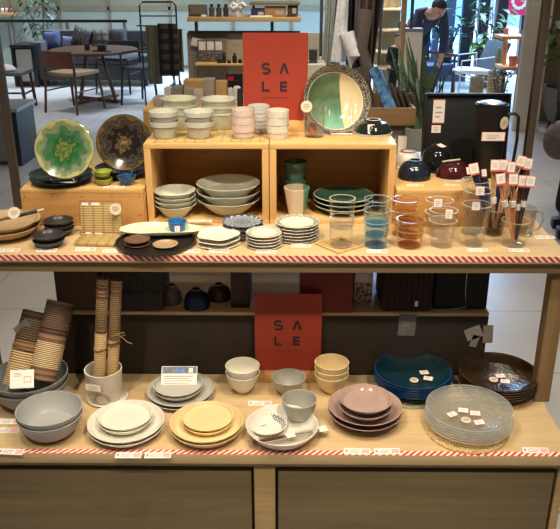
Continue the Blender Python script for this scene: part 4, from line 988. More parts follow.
# sofa with cushions
Ys = 9.1
M_sofa = plain((66, 66, 68), .85)
X0 = onx(33, Ys, .4); X1 = onx(150, Ys, .4)
sf = thing('sofa', 'charcoal lounge sofa behind the round cafe table', 'sofa', ((X0+X1)/2, Ys, 0)); w = (X1-X0)/2
for nm, d in (('seat_base', (-w, w, 0, .7, .08, .30)), ('seat_cushion', (-w+.12, w-.02, -.02, .5, .30, .42)), ('backrest', (-w, w, .5, .72, .30, .72)), ('armrest', (-w-.02, -w+.14, -.02, .5, .08, .60))):
    bm = bmn(); box(bm, *d, bev=.03); obj(nm, bm, M_sofa, sf)
for sx in (-w+.08, w-.08):
    for sy in (.06, .62): bm = bmn(); tube(bm, [(sx, sy, 0), (sx, sy, .085)], .02, 8); obj('leg', bm, M_black, sf)
def cushion(label, px, yt, yb, w_, Y, m, rot):
    zt = aty(px, yt, Y).z; zb = aty(px, yb, Y).z; h = zt-zb; s = mpp((0, Y, .5)); W = w_*s
    bm = bmn(); n = 10; g = [[None]*(n+1) for _ in range(n+1)]; vs = {}
    for side in (1, -1):
        for i in range(n+1):
            for j in range(n+1):
                u = i/n*2-1; v = j/n*2-1; ed = max(abs(u), abs(v)) > .999
                if ed and side == -1: vs[(side, i, j)] = vs[(1, i, j)]; continue
                k = 1-.08*(1-abs(u))*(abs(v) > .99)-.0; th = .10*math.sqrt(max(0, (1-u**4)*(1-v**4)))
                vs[(side, i, j)] = bm.verts.new((u*W/2*(1-.06*(1-abs(v)**2)), side*th, v*h/2*(1-.06*(1-abs(u)**2))))
        for i in range(n):
            for j in range(n): bm.faces.new((vs[(side, i, j)], vs[(side, i+1, j)], vs[(side, i+1, j+1)], vs[(side, i, j+1)]))
    o = obj('cushion', bm, m, None, (onx(px, Y, (zt+zb)/2), Y, (zt+zb)/2), rot); tag(o, label, 'cushion'); return o
def check(c0, c1, n):
    t = NT('checked cloth'); x, y, z = t.sep()
    a = t.math('GREATER_THAN', t.math('SINE', t.math('MULTIPLY', x, n)), .6); b = t.math('GREATER_THAN', t.math('SINE', t.math('MULTIPLY', z, n)), .6)
    return t.done(t.mix(t.math('MAXIMUM', a, b), c0, c1), .85)
cushion('blue cushion at the left end of the charcoal sofa', 53, 31, 50, 17, Ys+.36, plain((62, 76, 112), .85), (R(-12), R(-6), 0))
cushion('grey-blue cushion beside the blue one on the sofa', 69, 36, 52, 14, Ys+.34, plain((88, 96, 122), .85), (R(-14), R(4), 0))
cushion('dark patterned cushion leaning at an angle on the sofa', 82, 27, 48, 20, Ys+.32, speckle((46, 40, 38), (120, 108, 98), .85, 60, .55, .62), (R(-14), R(18), 0))
cushion('grey checked cushion on the sofa', 102, 28, 47, 19, Ys+.36, check((112, 104, 94), (74, 68, 62), 70), (R(-14), R(-4), 0))
cushion('plain dark grey cushion at the right end of the sofa', 119, 28, 47, 17, Ys+.38, plain((58, 58, 60), .85), (R(-12), 0, 0))
# low frame with a grey panel beside the sofa
r = thing('side_cabinet', 'low black framed cabinet with a pale panel at the left of the sofa', 'cabinet', (0, 0, 0)); Yc = 9.0
X0, X1, Z0, Z1 = R4(12, 45, 36, 73, Yc); Z0 = 0
bxo('carcass', (X0+.03, X1-.03, Yc+.02, Yc+.5, .05, Z1-.03), M_black, r); bxo('door_panel', (X0+.06, X1-.06, Yc, Yc+.02, .08, Z1-.06), plain((150, 146, 138), .6), r)
for a, b in ((X0, X0+.035), (X1-.035, X1)): bxo('frame_post', (a, b, Yc-.01, Yc+.5, 0, Z1-.035), M_black, r)
bxo('top_board', (X0-.01, X1+.01, Yc-.02, Yc+.52, Z1-.035, Z1), M_black, r)
# round cafe table
td = on(93, 104, 0); TYc = td.y+.25; s = mpp((-2.2, TYc, .7)); txx = onx(93, TYc, .7)
r = thing('round_table', 'round dark brown cafe table with splayed legs and a flat base', 'table', (txx, TYc, 0))
M_dw = wood((74, 52, 38), (96, 70, 52), (1, 8, 8), .4); zt = zat(49, txx, TYc)
bm = bmn(); lathe(bm, [(0, zt-.04), (42*s, zt-.035), (43.5*s, zt-.02), (43.5*s, zt-.005), (43*s, zt), (0, zt)], 48); obj('tabletop', bm, M_dw, r)
for k in range(4):
    a = PI/4+k*PI/2+.25; bm = bmn(); tube(bm, [(.30*math.cos(a), .30*math.sin(a), .03), (.12*math.cos(a), .12*math.sin(a), zt-.03)], .022, 8); obj('leg', bm, M_dw, r)
    bm = bmn(); box(bm, 0, .36, -.03, .03, 0, .035, .005, Matrix.Rotation(a, 4, 'Z')); obj('base_foot', bm, M_dw, r)
ctab = (txx, TYc, zt)
def on_table(name, label, cat, px, py, wpx, h, m, d=.08, shape='box'):
    q = on(px, py, zt); w = wpx*s/2; r = thing(name, label, cat, (q.x, q.y, zt)); bm = bmn()
    if shape == 'box': box(bm, -w, w, 0, d, 0, h, .006)
    else: lathe(bm, [(0, 0), (w*.85, 0), (w, .01), (w, h), (w*.86, h), (w*.8, .01), (0, .01)], 20)
    obj('body', bm, m, r); return r, w
on_table('dark_cup', 'dark cup on the round cafe table', 'cup', 87.5, 50, 5.5, .07, plain((34, 34, 44), .4), shape='c')
r_, w_ = on_table('card_box', 'black and tan menu box on the round cafe table', 'box', 99, 51.5, 13, .075, M_black)
bm = bmn(); box(bm, -w_, -w_*.2, -.003, 0, .015, .06); obj('tan_label', bm, plain((186, 142, 88), .6), r_)
on_table('small_book', 'small dark notebook at the right on the round cafe table', 'notebook', 107, 52, 6, .015, plain((44, 42, 48), .6))
# wooden chair with its back to us
def chair(name, label, x, y, rz, frame, seatm, backm, arms=False, sw=.46, bz=(.60, .80)):
    r = thing(name, label, 'chair', (x, y, 0), (0, 0, rz)); h = sw/2
    bm = bmn(); box(bm, -h, h, -.22, .22, .42, .46, .01); obj('seat', bm, seatm, r)
    for sx in (-1, 1):
        bm = bmn(); tube(bm, [(sx*(h+.02), .24, 0), (sx*h, .2, .42)], .014, 8, .018); obj('leg', bm, frame, r)
        bm = bmn(); tube(bm, [(sx*(h+.02), -.27, 0), (sx*h, -.22, .44), (sx*h, -.25, bz[1]-.02)], .014, 8, .017); obj('leg', bm, frame, r)
        if arms: bm = bmn(); tube(bm, [(sx*h, -.23, .64), (sx*(h+.01), .0, .65), (sx*h, .22, .62), (sx*h, .21, .43)], .015, 8); obj('armrest', bm, frame, r)
        else: bm = bmn(); tube(bm, [(sx*h, -.22, .25), (sx*h, .21, .25)], .009, 6); obj('stretcher', bm, frame, r)
    n = 9; bm = bmn(); z0, z1 = bz
    a = [[bm.verts.new((-h+2*h*i/n, -.24-.05*math.sin(PI*i/n)-k*.018, z)) for i in range(n+1)] for k, z in ((0, z0), (0, z1), (1, z1), (1, z0))]
    for p_, q_ in ((0, 1), (1, 2), (2, 3), (3, 0)):
        for i in range(n): bm.faces.new((a[p_][i], a[p_][i+1], a[q_][i+1], a[q_][i]))
    bm.faces.new([a[k][0] for k in (0, 1, 2, 3)]); bm.faces.new([a[k][n] for k in (3, 2, 1, 0)]); obj('backrest', bm, backm, r); return r
q = on(62, 115, 0); M_chw = wood((84, 52, 36), (104, 66, 46), (8, 8, 1.5), .45)
chair('dining_chair', 'brown wooden chair with a woven tan seat, nearest in front of the round cafe table', onx(74, q.y+.30, .3), q.y+.30, R(-24), M_dw, plain((150, 126, 90), .8, var=.1), M_chw, sw=.42, bz=(.52, .70))
q = on(138, 108, 0)
chair('dining_chair', 'black armchair at the right of the round cafe table', onx(147, q.y+.35, .4), q.y+.35, R(70), M_black, plain((52, 52, 56), .8), plain((34, 34, 38), .7), arms=True, sw=.46, bz=(.54, .72))
chair('dining_chair', 'dark chair pushed in at the far side of the round cafe table', onx(118, TYc+.78, .4), TYc+.78, R(170), M_black, plain((50, 50, 54), .8), plain((44, 44, 48), .7), sw=.44, bz=(.5, .64))
0 and chair('dining_chair', 'blue backed chair between the sofa and the round cafe table', onx(53, TYc+.25, .4), TYc+.3, R(-110), plain((52, 64, 104), .6), plain((54, 66, 108), .8), plain((58, 70, 114), .8), sw=.46)
# bench and cabinet at the far left
q = on(26, 106, 0)
r = thing('bench', 'dark wooden bench with a pale cloth on it at the left behind the pole', 'bench', (onx(6, q.y, .4), q.y-.3, 0))
bxo('seat', (-.35, .30, -.05, .4, .40, .44), plain((92, 88, 84), .6), r)
for sx in (-.32, .27):
    for sy in (0, .36): bm = bmn(); tube(bm, [(sx*1.1, sy, 0), (sx, sy, .40)], .02, 8); obj('leg', bm, M_dw, r)
    bm = bmn(); tube(bm, [(sx, 0, .18), (sx, .36, .18)], .012, 6); obj('stretcher', bm, M_dw, r)
bm = bmn(); tube(bm, [(-.32, .0, .2), (.27, 0, .2)], .012, 6); obj('stretcher', bm, M_dw, r)
bm = bmn(); sphere(bm, (0, 0, 0), .16, .12, .05, 14); sphere(bm, (.08, -.03, -.01), .1, .1, .05, 12)
tag(obj('pale_cloth', bm, plain((188, 172, 160), .9), None, (onx(8, q.y, .4), q.y-.2, .475)), 'pale folded cloth on the bench at the far left', 'cloth')
q = on(31, 166, 0); Z1 = .52
qa = on(35, 104, Z1)
r = thing('low_cabinet', 'low grey display cabinet with a black end panel at the far left edge', 'cabinet', (0, 0, 0))
xr = on(35, 166, 0).x-.10; ya_ = on(33, 166, 0).y
bxo('carcass', (xr-1.2, xr-.05, ya_, ya_+.42, .04, .46), plain((120, 118, 112), .6), r); bxo('end_panel', (xr-.07, xr, ya_-.01, ya_+.43, 0, .46), M_black, r)
bxo('top_board', (xr-1.2, xr+.02, ya_-.03, ya_+.46, .46, .49), plain((150, 146, 140), .4), r)
bxo('door_gap_strip', (xr-.34, xr-.30, ya_-.006, ya_, .06, .44), plain((96, 118, 150), .4), r); bxo('wood_strip', (xr-.26, xr-.22, ya_-.008, ya_, .06, .44), M_chw, r)
# plants
def plant(name, label, x, y, stems, nleaf, L, w, col, pot=None, spread=.3, z0=0, ztop=1.0, droop=.5, up=.2, zlow=.35, seed=1):
    rd = random.Random(seed); r = thing(name, label, 'plant', (x, y, z0))
    hz = 0
    if pot:
        pr, ph, pm, feet = pot
        fz = .12 if feet else 0
        bm = bmn(); lathe(bm, [(0, fz), (pr*.62, fz), (pr*.92, fz+ph*.5), (pr, fz+ph), (pr*.9, fz+ph), (pr*.85, fz+ph*.86), (0, fz+ph*.84)], 28); obj('pot', bm, pm, r); hz = fz+ph*.84
        if feet:
            for k in range(3): bm = bmn(); tube(bm, [(pr*.55*math.cos(k*2.1+.6), pr*.55*math.sin(k*2.1+.6), 0), (pr*.5*math.cos(k*2.1+.6), pr*.5*math.sin(k*2.1+.6), fz+.03)], .022, 8); obj('leg', bm, M_dw, r)
    bm = bmn(); tips = []
    for k in range(stems):
        a = rd.uniform(0, 2*PI); e = Vector((spread*.7*math.cos(a), spread*.7*math.sin(a), ztop*rd.uniform(.8, 1))); b = Vector((.03*math.cos(a), .03*math.sin(a), hz)); m = b.lerp(e, .5)+Vector((rd.uniform(-.05, .05), rd.uniform(-.05, .05), .08))
        tube(bm, [b, m, e], .012, 6, .004); tips.append((b, m, e))
    obj('stem', bm, plain((96, 78, 56), .8), r)
    bm = bmn()
    for k in range(nleaf):
        b, m, e = rd.choice(tips); t = rd.uniform(0, 1); p = (b.lerp(m, t*2) if t < .5 else m.lerp(e, t*2-1)); 
        if p.z < hz+(ztop-hz)*zlow: p = m.lerp(e, rd.random())
        a = rd.uniform(0, 2*PI); d = Vector((math.cos(a), math.sin(a), up+rd.uniform(-.4, .4)))
        p = p + d*rd.uniform(0, spread*.55); leaf(bm, p, d, L*rd.uniform(.7, 1.15), w*rd.uniform(.8, 1.1), droop)
    obj('foliage', bm, plain(col, .45, var=.25, vs=6), r, smooth=80, norm=False); return r
x = onx(42, 10.4, .6)
plant('potted_tree', 'slender leafy tree standing behind the sofa at the far left', x, 10.4, 5, 150, .11, .05, (58, 76, 58), (.16, .3, plain((90, 88, 84), .7), False), .36, 0, 1.25, .5, 0, .35, 3)
# towel rack
Yk = 5.4
r = thing('towel_rack', 'black wire garment rack hung with checked towels', 'rack', (0, 0, 0)); M_k = plain((26, 24, 24), .4)
X0, X1, Z0, Z1 = R4(142.5, 2, 178, 100, Yk); zr2 = aty(160, 16, Yk).z; zh = aty(160, 25, Yk).z
bm = bmn(); tube(bm, [(X0, Yk, 0), (X0, Yk, Z1-.03), (X0+.03, Yk, Z1), (X1-.03, Yk, Z1), (X1, Yk, Z1-.03), (X1, Yk, 0)], .008, 8); obj('frame', bm, M_k, r)
bm = bmn(); tube(bm, [(X0, Yk, zr2), (X1, Yk, zr2)], .006, 8); obj('crossbar', bm, M_chw, r)
bm = bmn(); tube(bm, [(X0-.02, Yk-.1, zh), (X1+.02, Yk-.1, zh)], .006, 8); tube(bm, [(X0, Yk, zh), (X0, Yk-.1, zh)], .006, 8); tube(bm, [(X1, Yk, zh), (X1, Yk-.1, zh)], .006, 8); obj('hanging_bar', bm, M_k, r)
for sx in (X0, X1): bm = bmn(); tube(bm, [(sx, Yk-.25, .012), (sx, Yk+.25, .012)], .01, 8); obj('foot_bar', bm, M_k, r)
def cloth(name, label, cat, x0p, x1p, ytp, ybp, Y, m, folds=5, amp=.02, taper=0, thick=.006, skew=0, parent=None):
    a = aty((x0p+x1p)/2, ytp, Y); b = aty((x0p+x1p)/2, ybp, Y); z1, z0 = a.z, b.z
    xt0, xt1 = onx(x0p, Y, z1), onx(x1p, Y, z1); ni, nj = 36, 14; bm = bmn(); G = {}
    cx = (xt0+xt1)/2
    for sd in (0, 1):
        for i in range(ni+1):
            for j in range(nj+1):
                u = i/ni; v = j/nj; xx = cx + (xt0+(xt1-xt0)*u-cx)*(1-taper*v) + skew*v
                yy = amp*(.35+.65*v)*math.sin(folds*2*PI*u+v*1.2) + amp*.4*math.sin(folds*PI*u*1.7+2+v*2)
                G[(sd, i, j)] = bm.verts.new((xx-cx, yy+sd*thick, (z1+(z0-z1)*v)-z1))
        for i in range(ni):
            for j in range(nj): bm.faces.new((G[(sd, i, j)], G[(sd, i+1, j)], G[(sd, i+1, j+1)], G[(sd, i, j+1)]))
    for i in range(ni):
        for j in (0, nj): bm.faces.new((G[(0, i, j)], G[(0, i+1, j)], G[(1, i+1, j)], G[(1, i, j)]))
    for j in range(nj):
        for i in (0, ni): bm.faces.new((G[(0, i, j)], G[(0, i, j+1)], G[(1, i, j+1)], G[(1, i, j)]))
    o = obj(name, bm, m, parent, (cx, Y, z1), smooth=70)
    if label: tag(o, label, cat)
    return o
def plaid(c0, c1, c2, n):
    t = NT('plaid weave'); x, y, z = t.sep()
    a = t.math('GREATER_THAN', t.math('SINE', t.math('MULTIPLY', z, n)), 0); b = t.math('GREATER_THAN', t.math('SINE', t.math('MULTIPLY', x, n*.8)), .3)
    return t.done(t.mix(a, t.mix(b, c0, c1), t.mix(b, c1, c2)), .9)
cloth('towel', 'plain grey-green towel at the left of the black garment rack', 'towel', 145, 159, 26, 84, Yk-.13, plain((100, 98, 82), .9), 2, .015)
cloth('towel', 'black and olive banded towel in the middle of the black garment rack', 'towel', 157, 177, 23.5, 76, Yk-.17, plaid((66, 60, 46), (24, 22, 20), (18, 17, 16), 72), 2, .012)
cloth('towel', 'brown towel at the right of the black garment rack', 'towel', 174.5, 182, 29, 72, Yk-.11, plain((86, 70, 46), .9, var=.2), 2, .012)
r = thing('shopping_bag', 'small dark bag with a blue ribbon standing below the towel rack', 'bag', (onx(177, 4.9, .6), 4.9, 0))
bxo('body', (-.07, .07, 0, .1, 0, .62), plain((60, 60, 64), .7), r, .01); bm = bmn(); tube(bm, [(-.04, -.005, .6), (-.02, -.02, .66), (.01, -.02, .60), (.03, -.02, .66), (.05, -.005, .58)], .012, 8); obj('blue_ribbon', bm, plain((70, 110, 170), .5), r)
# shelf fixture in the middle
Ym = 4.2
r = thing('shelf_fixture', 'grey panelled shop shelf with two wooden shelves behind the crates', 'shelf', (0, 0, 0)); mf_ = r
X0, X1, Z0, Z1 = R4(187, 17.5, 301, 21, Ym); zs1 = Z1
bxo('wooden_shelf', (X0, X1, Ym, Ym+.4, Z1-.03, Z1), M_edge, r)
X0, X1, Za, Zb = R4(188, 31, 300, 34, Ym+.1); bxo('metal_bar', (X0, X1, Ym+.1, Ym+.14, Za, Zb), plain((62, 56, 48), .4), r)
X0, X1, Z0, Z1 = R4(188, 33, 227, 90, Ym+.14); bxo('grey_panel', (X0, X1, Ym+.14, Ym+.2, 0, Z1), plain((140, 130, 112), .6), r)
X0, X1, Z0, Z1 = R4(227, 33, 330, 90, Ym+.16); bxo('pale_panel', (X0, X1, Ym+.15, Ym+.2, 0, Z1), plain((176, 168, 148), .6), r)
X0, X1, Z0, Z1 = R4(195, 63.5, 260, 65.5, Ym-.05); bxo('wooden_shelf', (X0, X1, Ym-.06, Ym+.139, Z0, Z1), M_pine, r); zs2 = Z1
bm = bmn(); x = onx(194.5, Ym, .7); tube(bm, [(x, Ym+.1, 0), (x, Ym+.1, aty(195, 57, Ym).z)], .006, 8); obj('metal_upright', bm, plain((170, 168, 160), .3, metal=.7), r)
for px in (196, 272): bm = bmn(); x = onx(px, Ym+.1, 1.2); box(bm, x-.012, x+.012, Ym+.1, Ym+.13, Zb, zs1-.03); obj('bracket', bm, plain((66, 70, 82), .4), r)
def shelf_item(name, label, cat, x0p, x1p, ytp, z, Y, d, m, shape='box', bev=.004):
    xa, xb = onx(x0p, Y, z), onx(x1p, Y, z); xc = (xa+xb)/2; w = (xb-xa)/2; h = zat(ytp, xc, Y)-z; r = thing(name, label, cat, (xc, Y, z)); bm = bmn()
    if shape == 'box': box(bm, -w, w, 0, d, 0, h, bev)
    elif shape == 'bottle': lathe(bm, [(0, 0), (w*.95, 0), (w, .006), (w, h*.68), (w*.5, h*.76), (w*.45, h*.78), (0, h*.78)], 20)
    else: lathe(bm, [(0, 0), (w*.9, 0), (w, h*.3), (w*.8, h), (w*.7, h), (0, h*.3)], 20)
    obj('body', bm, m, r)
    if shape == 'bottle': bm = bmn(); lathe(bm, [(0, h*.78), (w*.55, h*.78), (w*.55, h), (0, h)], 16); obj('cap', bm, M_black, r)
    return r, w, h
r, w, h = shelf_item('photo_frame_box', 'grey-brown framed box at the left end of the upper wooden shelf', 'box', 188.5, 207, 5, zs1, Ym+.12, .1, plain((84, 78, 66), .6))
bm = bmn(); box(bm, -w*.8, w*.8, -.004, -.0005, h*.2, h*.88); obj('frame_panel', bm, plain((110, 98, 78), .6), r)
shelf_item('small_white_box', 'small white box in front of the grey-brown framed box', 'box', 201, 206, 15, zs1, Ym+.05, .04, M_card)
for k, px in enumerate((212, 219, 226)):
    shelf_item('dispenser_bottle', ('grey bottle with black cap, leftmost of three on the upper wooden shelf', 'grey bottle with black cap, middle of three on the upper wooden shelf', 'grey bottle with black cap, rightmost of three beside the white ribbon')[k], 'bottle', px-2.7, px+2.7, 4, zs1, Ym+.12, .05, plain((84-6*k, 78-8*k, 74-8*k), .4), 'bottle')
x = onx(238, Ym+.1, zs1); bm = bmn()
s = mpp((x, Ym, zs1))
r = thing('gift_bundle', 'white ribbon-tied gift bundle on the upper wooden shelf', 'gift', (x, Ym+.1, zs1))
bm = bmn(); lathe(bm, [(0, 0), (5*s, 0), (5.5*s, 3*s), (3*s, 9*s), (2.4*s, 11*s), (4.5*s, 15*s), (5.8*s, 19*s), (4.6*s, 19*s), (2*s, 12*s), (0, 11*s)], 26, (7, .12)); obj('wrapped_body', bm, plain((210, 210, 212), .6), r)
for sx in (-1, 1):
    bm = bmn(); tube(bm, [(0, -.035, 10*s), (sx*5*s, -.05, 13.5*s), (sx*8*s, -.05, 11*s), (sx*5*s, -.05, 8.5*s), (0, -.035, 10*s)], .014, 8); obj('bow_loop', bm, plain((224, 224, 226), .6), r)
for a, b, t_, c, l in ((251, 265, 9, (38, 48, 84), 'navy gift box on the upper wooden shelf right of the white ribbon'), (264.5, 286, 7, (176, 128, 88), 'tan cardboard box on the upper wooden shelf'), (287.5, 297, 3, (70, 62, 54), 'dark box at the right end of the upper wooden shelf')):
    r, w, h = shelf_item('gift_box', l, 'box', a, b, t_, zs1, Ym+.08, .14, plain(c, .6))
    bm = bmn(); box(bm, w*.0, w*.8, -.002, 0, h*.25, h*.65); obj('box_label', bm, plain((190, 180, 172), .6), r)
shelf_item('white_tray', 'flat white tray in front of the navy gift box', 'tray', 250, 272, 15.8, zs1, Ym+.02, .055, M_card)
zz = aty(270, 3, Ym+.05).z; bm = bmn(); xa, xb = onx(249, Ym, zz), onx(300, Ym, zz); box(bm, xa, xb, Ym+.05, Ym+.35, zz-.015, zz); o = obj('upper_shelf', bm, plain((120, 98, 62), .5), mf_)
bm = bmn()
for q_ in (xa+.02, xb-.02): box(bm, q_-.008, q_+.008, Ym+.3, Ym+.32, zs1, zz-.015)
obj('shelf_support', bm, plain((66, 70, 82), .4), mf_)
r = thing('photo_card_rack', 'clear rack of black and white photo cards on the lower wooden shelf', 'rack', (onx(211, Ym+.06, zs2), Ym+.03, zs2)); s = mpp((0, Ym, .9)); w = 13*s; h = 21*s
bxo('clear_frame', (-w, w, .03, .04, 0, h), plain((118, 110, 98), .3), r)
k = 0
for ix in (-1, 0, 1):
    for iz in (0, 1):
        c = (226, 222, 214) if k % 2 else (74, 72, 70)
        bxo('photo_card', (ix*w*.64-w*.26, ix*w*.64+w*.26, .022, .0295, h*(.07+.47*iz), h*(.47+.47*iz)), speckle(c, tuple(min(255, v+50) for v in c), .5, 50, .5, .6) if k % 2 == 0 else plain(c, .5), r, .001); k += 1
q = aty(197, 42.5, Ym+.1); leaflet(q, (R(90), R(14), 0), .085, .06, 'white tilted notice card fixed to the grey panel of the shop shelf', 'notice', False)
for k, (a, b, t_, l) in enumerate(((217, 222, 59, 'small dark jar at the left on the lower wooden shelf'), (222.5, 226, 52, 'slim dark bottle in the middle on the lower wooden shelf'), (227, 231, 60, 'low dark jar with silver lid on the lower wooden shelf'), (232.5, 237, 53, 'slim dark bottle at the right on the lower wooden shelf'), (238, 242.5, 59, 'low dark jar at the right end of the lower wooden shelf'))):
    shelf_item('ink_bottle', l, 'bottle', a, b, t_, zs2, Ym-.02, .03, plain((38, 36, 40), .25), 'bottle')
# goods on the rear table, behind the crates
def rear_box(name, label, cat, x0p, x1p, ytp, z, y, d, m, bev=.003, shape='box'): return shelf_item(name, label, cat, x0p, x1p, ytp, z, y, d, m, shape, bev)
yc_ = .98; xa = onx(143, yc_, 1.1); xb = onx(250, yc_, 1.1); zc_ = zat(108.5, xa, yc_)
r = thing('wooden_crate', 'brown wooden crate on the rear table under the small grey boxes', 'crate', ((xa+xb)/2, yc_, US)); w = (xb-xa)/2; hc = zc_-US
M_pd = wood((150, 112, 70), (168, 128, 84), (1.2, 16, 16), .5)
bxo('front_board', (-w, w, 0, .014, 0, hc-.012), M_pd, r); bxo('top_board', (-w, w, 0, .3, hc-.012, hc), M_pine, r)
for sx in (-1, 1): bxo('side_board', (min(sx*w, sx*(w-.014)), max(sx*w, sx*(w-.014)), .014, .3, 0, hc-.012), M_pine, r)
for nm, l, a, b, t_, y, d, c in (
    ('paper_box', 'small grey box at the front left on the rear crate', 153, 163.5, 98, 1.02, .05, (150, 142, 134)),
    ('paper_box', 'small white box behind the front left grey box on the rear crate', 164.5, 171.5, 88, 1.15, .05, (206, 202, 198)),
    ('paper_box', 'grey box left of the pine tray on the rear crate', 173, 182.5, 87, 1.13, .06, (134, 126, 118)),
    ('paper_box', 'low grey box in front of the pine tray on the rear crate', 184.5, 195, 89, 1.08, .05, (146, 138, 128)),
    ('paper_box', 'pale grey box with a white top on the rear crate', 194.5, 203.5, 90, 1.03, .05, (170, 162, 150)),
    ('paper_box', 'tall pale box at the centre of the rear crate', 204, 214.5, 79.5, 1.10, .06, (164, 154, 140)),
    ('paper_box', 'beige box right of the tall pale box on the rear crate', 215.5, 227, 82, 1.13, .06, (200, 160, 108))): rear_box(nm, l, 'box', a, b, t_, zc_, y, d, plain(c, .6))
r, w, h = rear_box('pine_tray', 'shallow pine tray standing at the back of the rear crate', 'tray', 184, 206, 80.5, zc_, 1.2, .07, M_pine)
r, w, h = rear_box('hang_card', 'black hanging card with a red logo patch behind the white bottles', 'card', 226.5, 243, 74, zc_, 1.22, .01, M_black); 
bm = bmn(); box(bm, -w*.8, -w*.05, -.002, 0, h*.72, h*.9, .0005); obj('red_patch', bm, plain((214, 40, 44), .5), r)
for a, b, t_, l in ((228, 233.5, 83, 'small white bottle at the left before the black hanging card'), (233.5, 241, 80.5, 'larger white bottle before the black hanging card')):
    rear_box('white_bottle', l, 'bottle', a, b, t_, zc_, 1.12, .05, plain((226, 222, 224), .4), shape='bottle')
r, w, h = rear_box('small_speaker', 'small dark round object by the upper sale sign behind the cups', 'ornament', 237, 243.5, 89, zc_, 1.02, .05, plain((48, 46, 46), .5), shape='r')
# right rear crate with blue packs
yk = 1.02; xa = onx(366, yk, 1.1); xb = onx(416, yk, 1.1); zb = zat(125.5, (xa+xb)/2, yk); zt2 = zat(108, (xa+xb)/2, yk)
r = thing('wooden_riser', 'grey riser box under the open crate of packed goods on the rear table', 'riser', ((xa+xb)/2, yk, US)); w = (xb-xa)/2
bxo('body', (-w+.01, w-.03, .03, .25, 0, zb-US), plain((120, 114, 108), .6), r); bxo('white_panel', (-w*.1, w*.3, .024, .03, .03, .13), M_card, r); bxo('white_panel', (w*.4, w*.75, .024, .03, .02, .14), M_card, r)
r = thing('open_crate', 'open wooden crate of packed goods behind the big teal bowl', 'crate', ((xa+xb)/2, yk, zb)); hh = zt2-zb
M_cr = wood((132, 104, 70), (150, 120, 82), (1.2, 16, 16), .5)
bxo('front_board', (-w, w, 0, .012, 0, hh), M_cr, r); bxo('base_board', (-w+.012, w-.012, .012, .3, 0, .01), M_cr, r); bxo('back_board', (-w, w, .30, .312, 0, hh*1.1), M_cr, r)
for sx in (-1, 1): bxo('side_board', (min(sx*w, sx*(w-.012)), max(sx*w, sx*(w-.012)), .012, .30, 0, hh), M_cr, r)
xc_ = onx(378, yk+.1, zb)
r = thing('blue_pack', 'shiny blue plastic pack leaning in the open crate behind the big bowl', 'pack', (xc_+.055, yk+.05, zb+.012), (R(-12), R(-24), 0))
bm = bmn(); box(bm, -.022, .022, 0, .02, 0, .20, .008); obj('pack_body', bm, plain((84, 128, 200), .12, var=.5, vs=40), r)
for k in range(4):
    r = thing('dark_pack', ('dark slim pack right beside the blue pack in the open crate', 'second dark slim pack right of the blue pack', 'third dark slim pack right of the blue pack', 'dark slim pack at the right end of the open crate')[k], 'pack', (xc_+.09+k*.02, yk+.09, zb+.012), (R(-10), R(-22), 0))
    bm = bmn(); box(bm, -.006, .006, 0, .08, 0, .13-.012*k, .003); obj('pack_body', bm, plain((66, 50, 36), .4, var=.3), r)
r = thing('brown_pack', 'brown folder leaning left of the blue pack in the open crate', 'pack', (xc_-.03, yk+.12, zb+.012), (R(-12), R(-14), 0)); bm = bmn(); box(bm, -.03, .03, 0, .02, 0, .18, .004); obj('pack_body', bm, plain((92, 74, 58), .6), r)
# clothes rail behind
Yg = 3.9
r = thing('clothes_rail', 'grey steel clothes rail holding the hanging garments', 'rail', (0, 0, 0)); zrail = 1.62; xa = onx(322, Yg, 1.2); xb = onx(383, Yg, 1.2); M_st = plain((120, 118, 114), .3, metal=.6)
bm = bmn(); tube(bm, [(xa, Yg+.12, zrail), (xb, Yg+.12, zrail)], .012, 8); obj('hanging_bar', bm, M_st, r)
for q_ in (xa, xb): bm = bmn(); tube(bm, [(q_, Yg+.12, 0), (q_, Yg+.12, zrail)], .012, 8); obj('upright', bm, M_st, r); bm = bmn(); tube(bm, [(q_, Yg-.1, .014), (q_, Yg+.34, .014)], .012, 8); obj('foot_bar', bm, M_st, r)
def garment(label, x0p, x1p, ybp, Y, m, folds, amp, taper, skew, sleeve=None, cat='garment'):
    ytp = 264.5-740*math.tan(PITCH-math.atan((CAM.z-1.55)/(Y-CAM.y)))
    o = cloth('hanging_garment', label, cat, x0p, x1p, ytp, ybp, Y, m, folds, amp, taper, .012, skew)
    xm = 0; bm = bmn(); tube(bm, [(0, .006, -.01), (0, .006+Yg+.12-Y, .05), (0, .006+Yg+.12-Y, .075)], .004, 6); obj('hanger_hook', bm, M_st, o)
    if sleeve:
        bm = bmn(); tube(bm, sleeve, .055, 12, .035); obj('sleeve', bm, m, o, smooth=70)
    return o
garment('grey-green trousers hanging leftmost on the clothes rail', 327, 343, 78, Yg+.0, plain((142, 148, 140), .85, var=.08), 2, .03, .0, -.02)
garment('pale grey shirt hanging next to the trousers on the clothes rail', 333, 345, 70, Yg-.05, plain((148, 152, 148), .85), 2, .025, 0, -.02)
garment('white blue shirt with its hem turned up on the clothes rail', 341, 350, 62, Yg-.13, plain((214, 214, 220), .8), 1, .02, -.8, -.03, [(.02, -.02, -.40), (.07, -.05, -.55), (.03, -.04, -.66), (-.02, -.02, -.75)])
garment('black jacket hanging in the middle of the clothes rail', 350, 359, 74, Yg+.0, plain((36, 34, 36), .85), 2, .03, -.2, 0)
garment('brown-grey jacket with a bent sleeve on the clothes rail', 357, 371, 72, Yg-.08, plain((84, 74, 72), .85), 2, .035, .0, -.01, [(.02, -.03, -.25), (-.01, -.07, -.5), (.05, -.08, -.66), (-.04, -.06, -.72)])
garment('olive brown textured coat on the clothes rail', 364, 377, 82, Yg-.06, plain((78, 68, 48), .9, var=.35, vs=60), 2, .03, .0, 0)
garment('long black coat hanging rightmost on the clothes rail', 371, 387, 90, Yg-.04, plain((22, 21, 24), .85), 2, .035, .45, -.05)
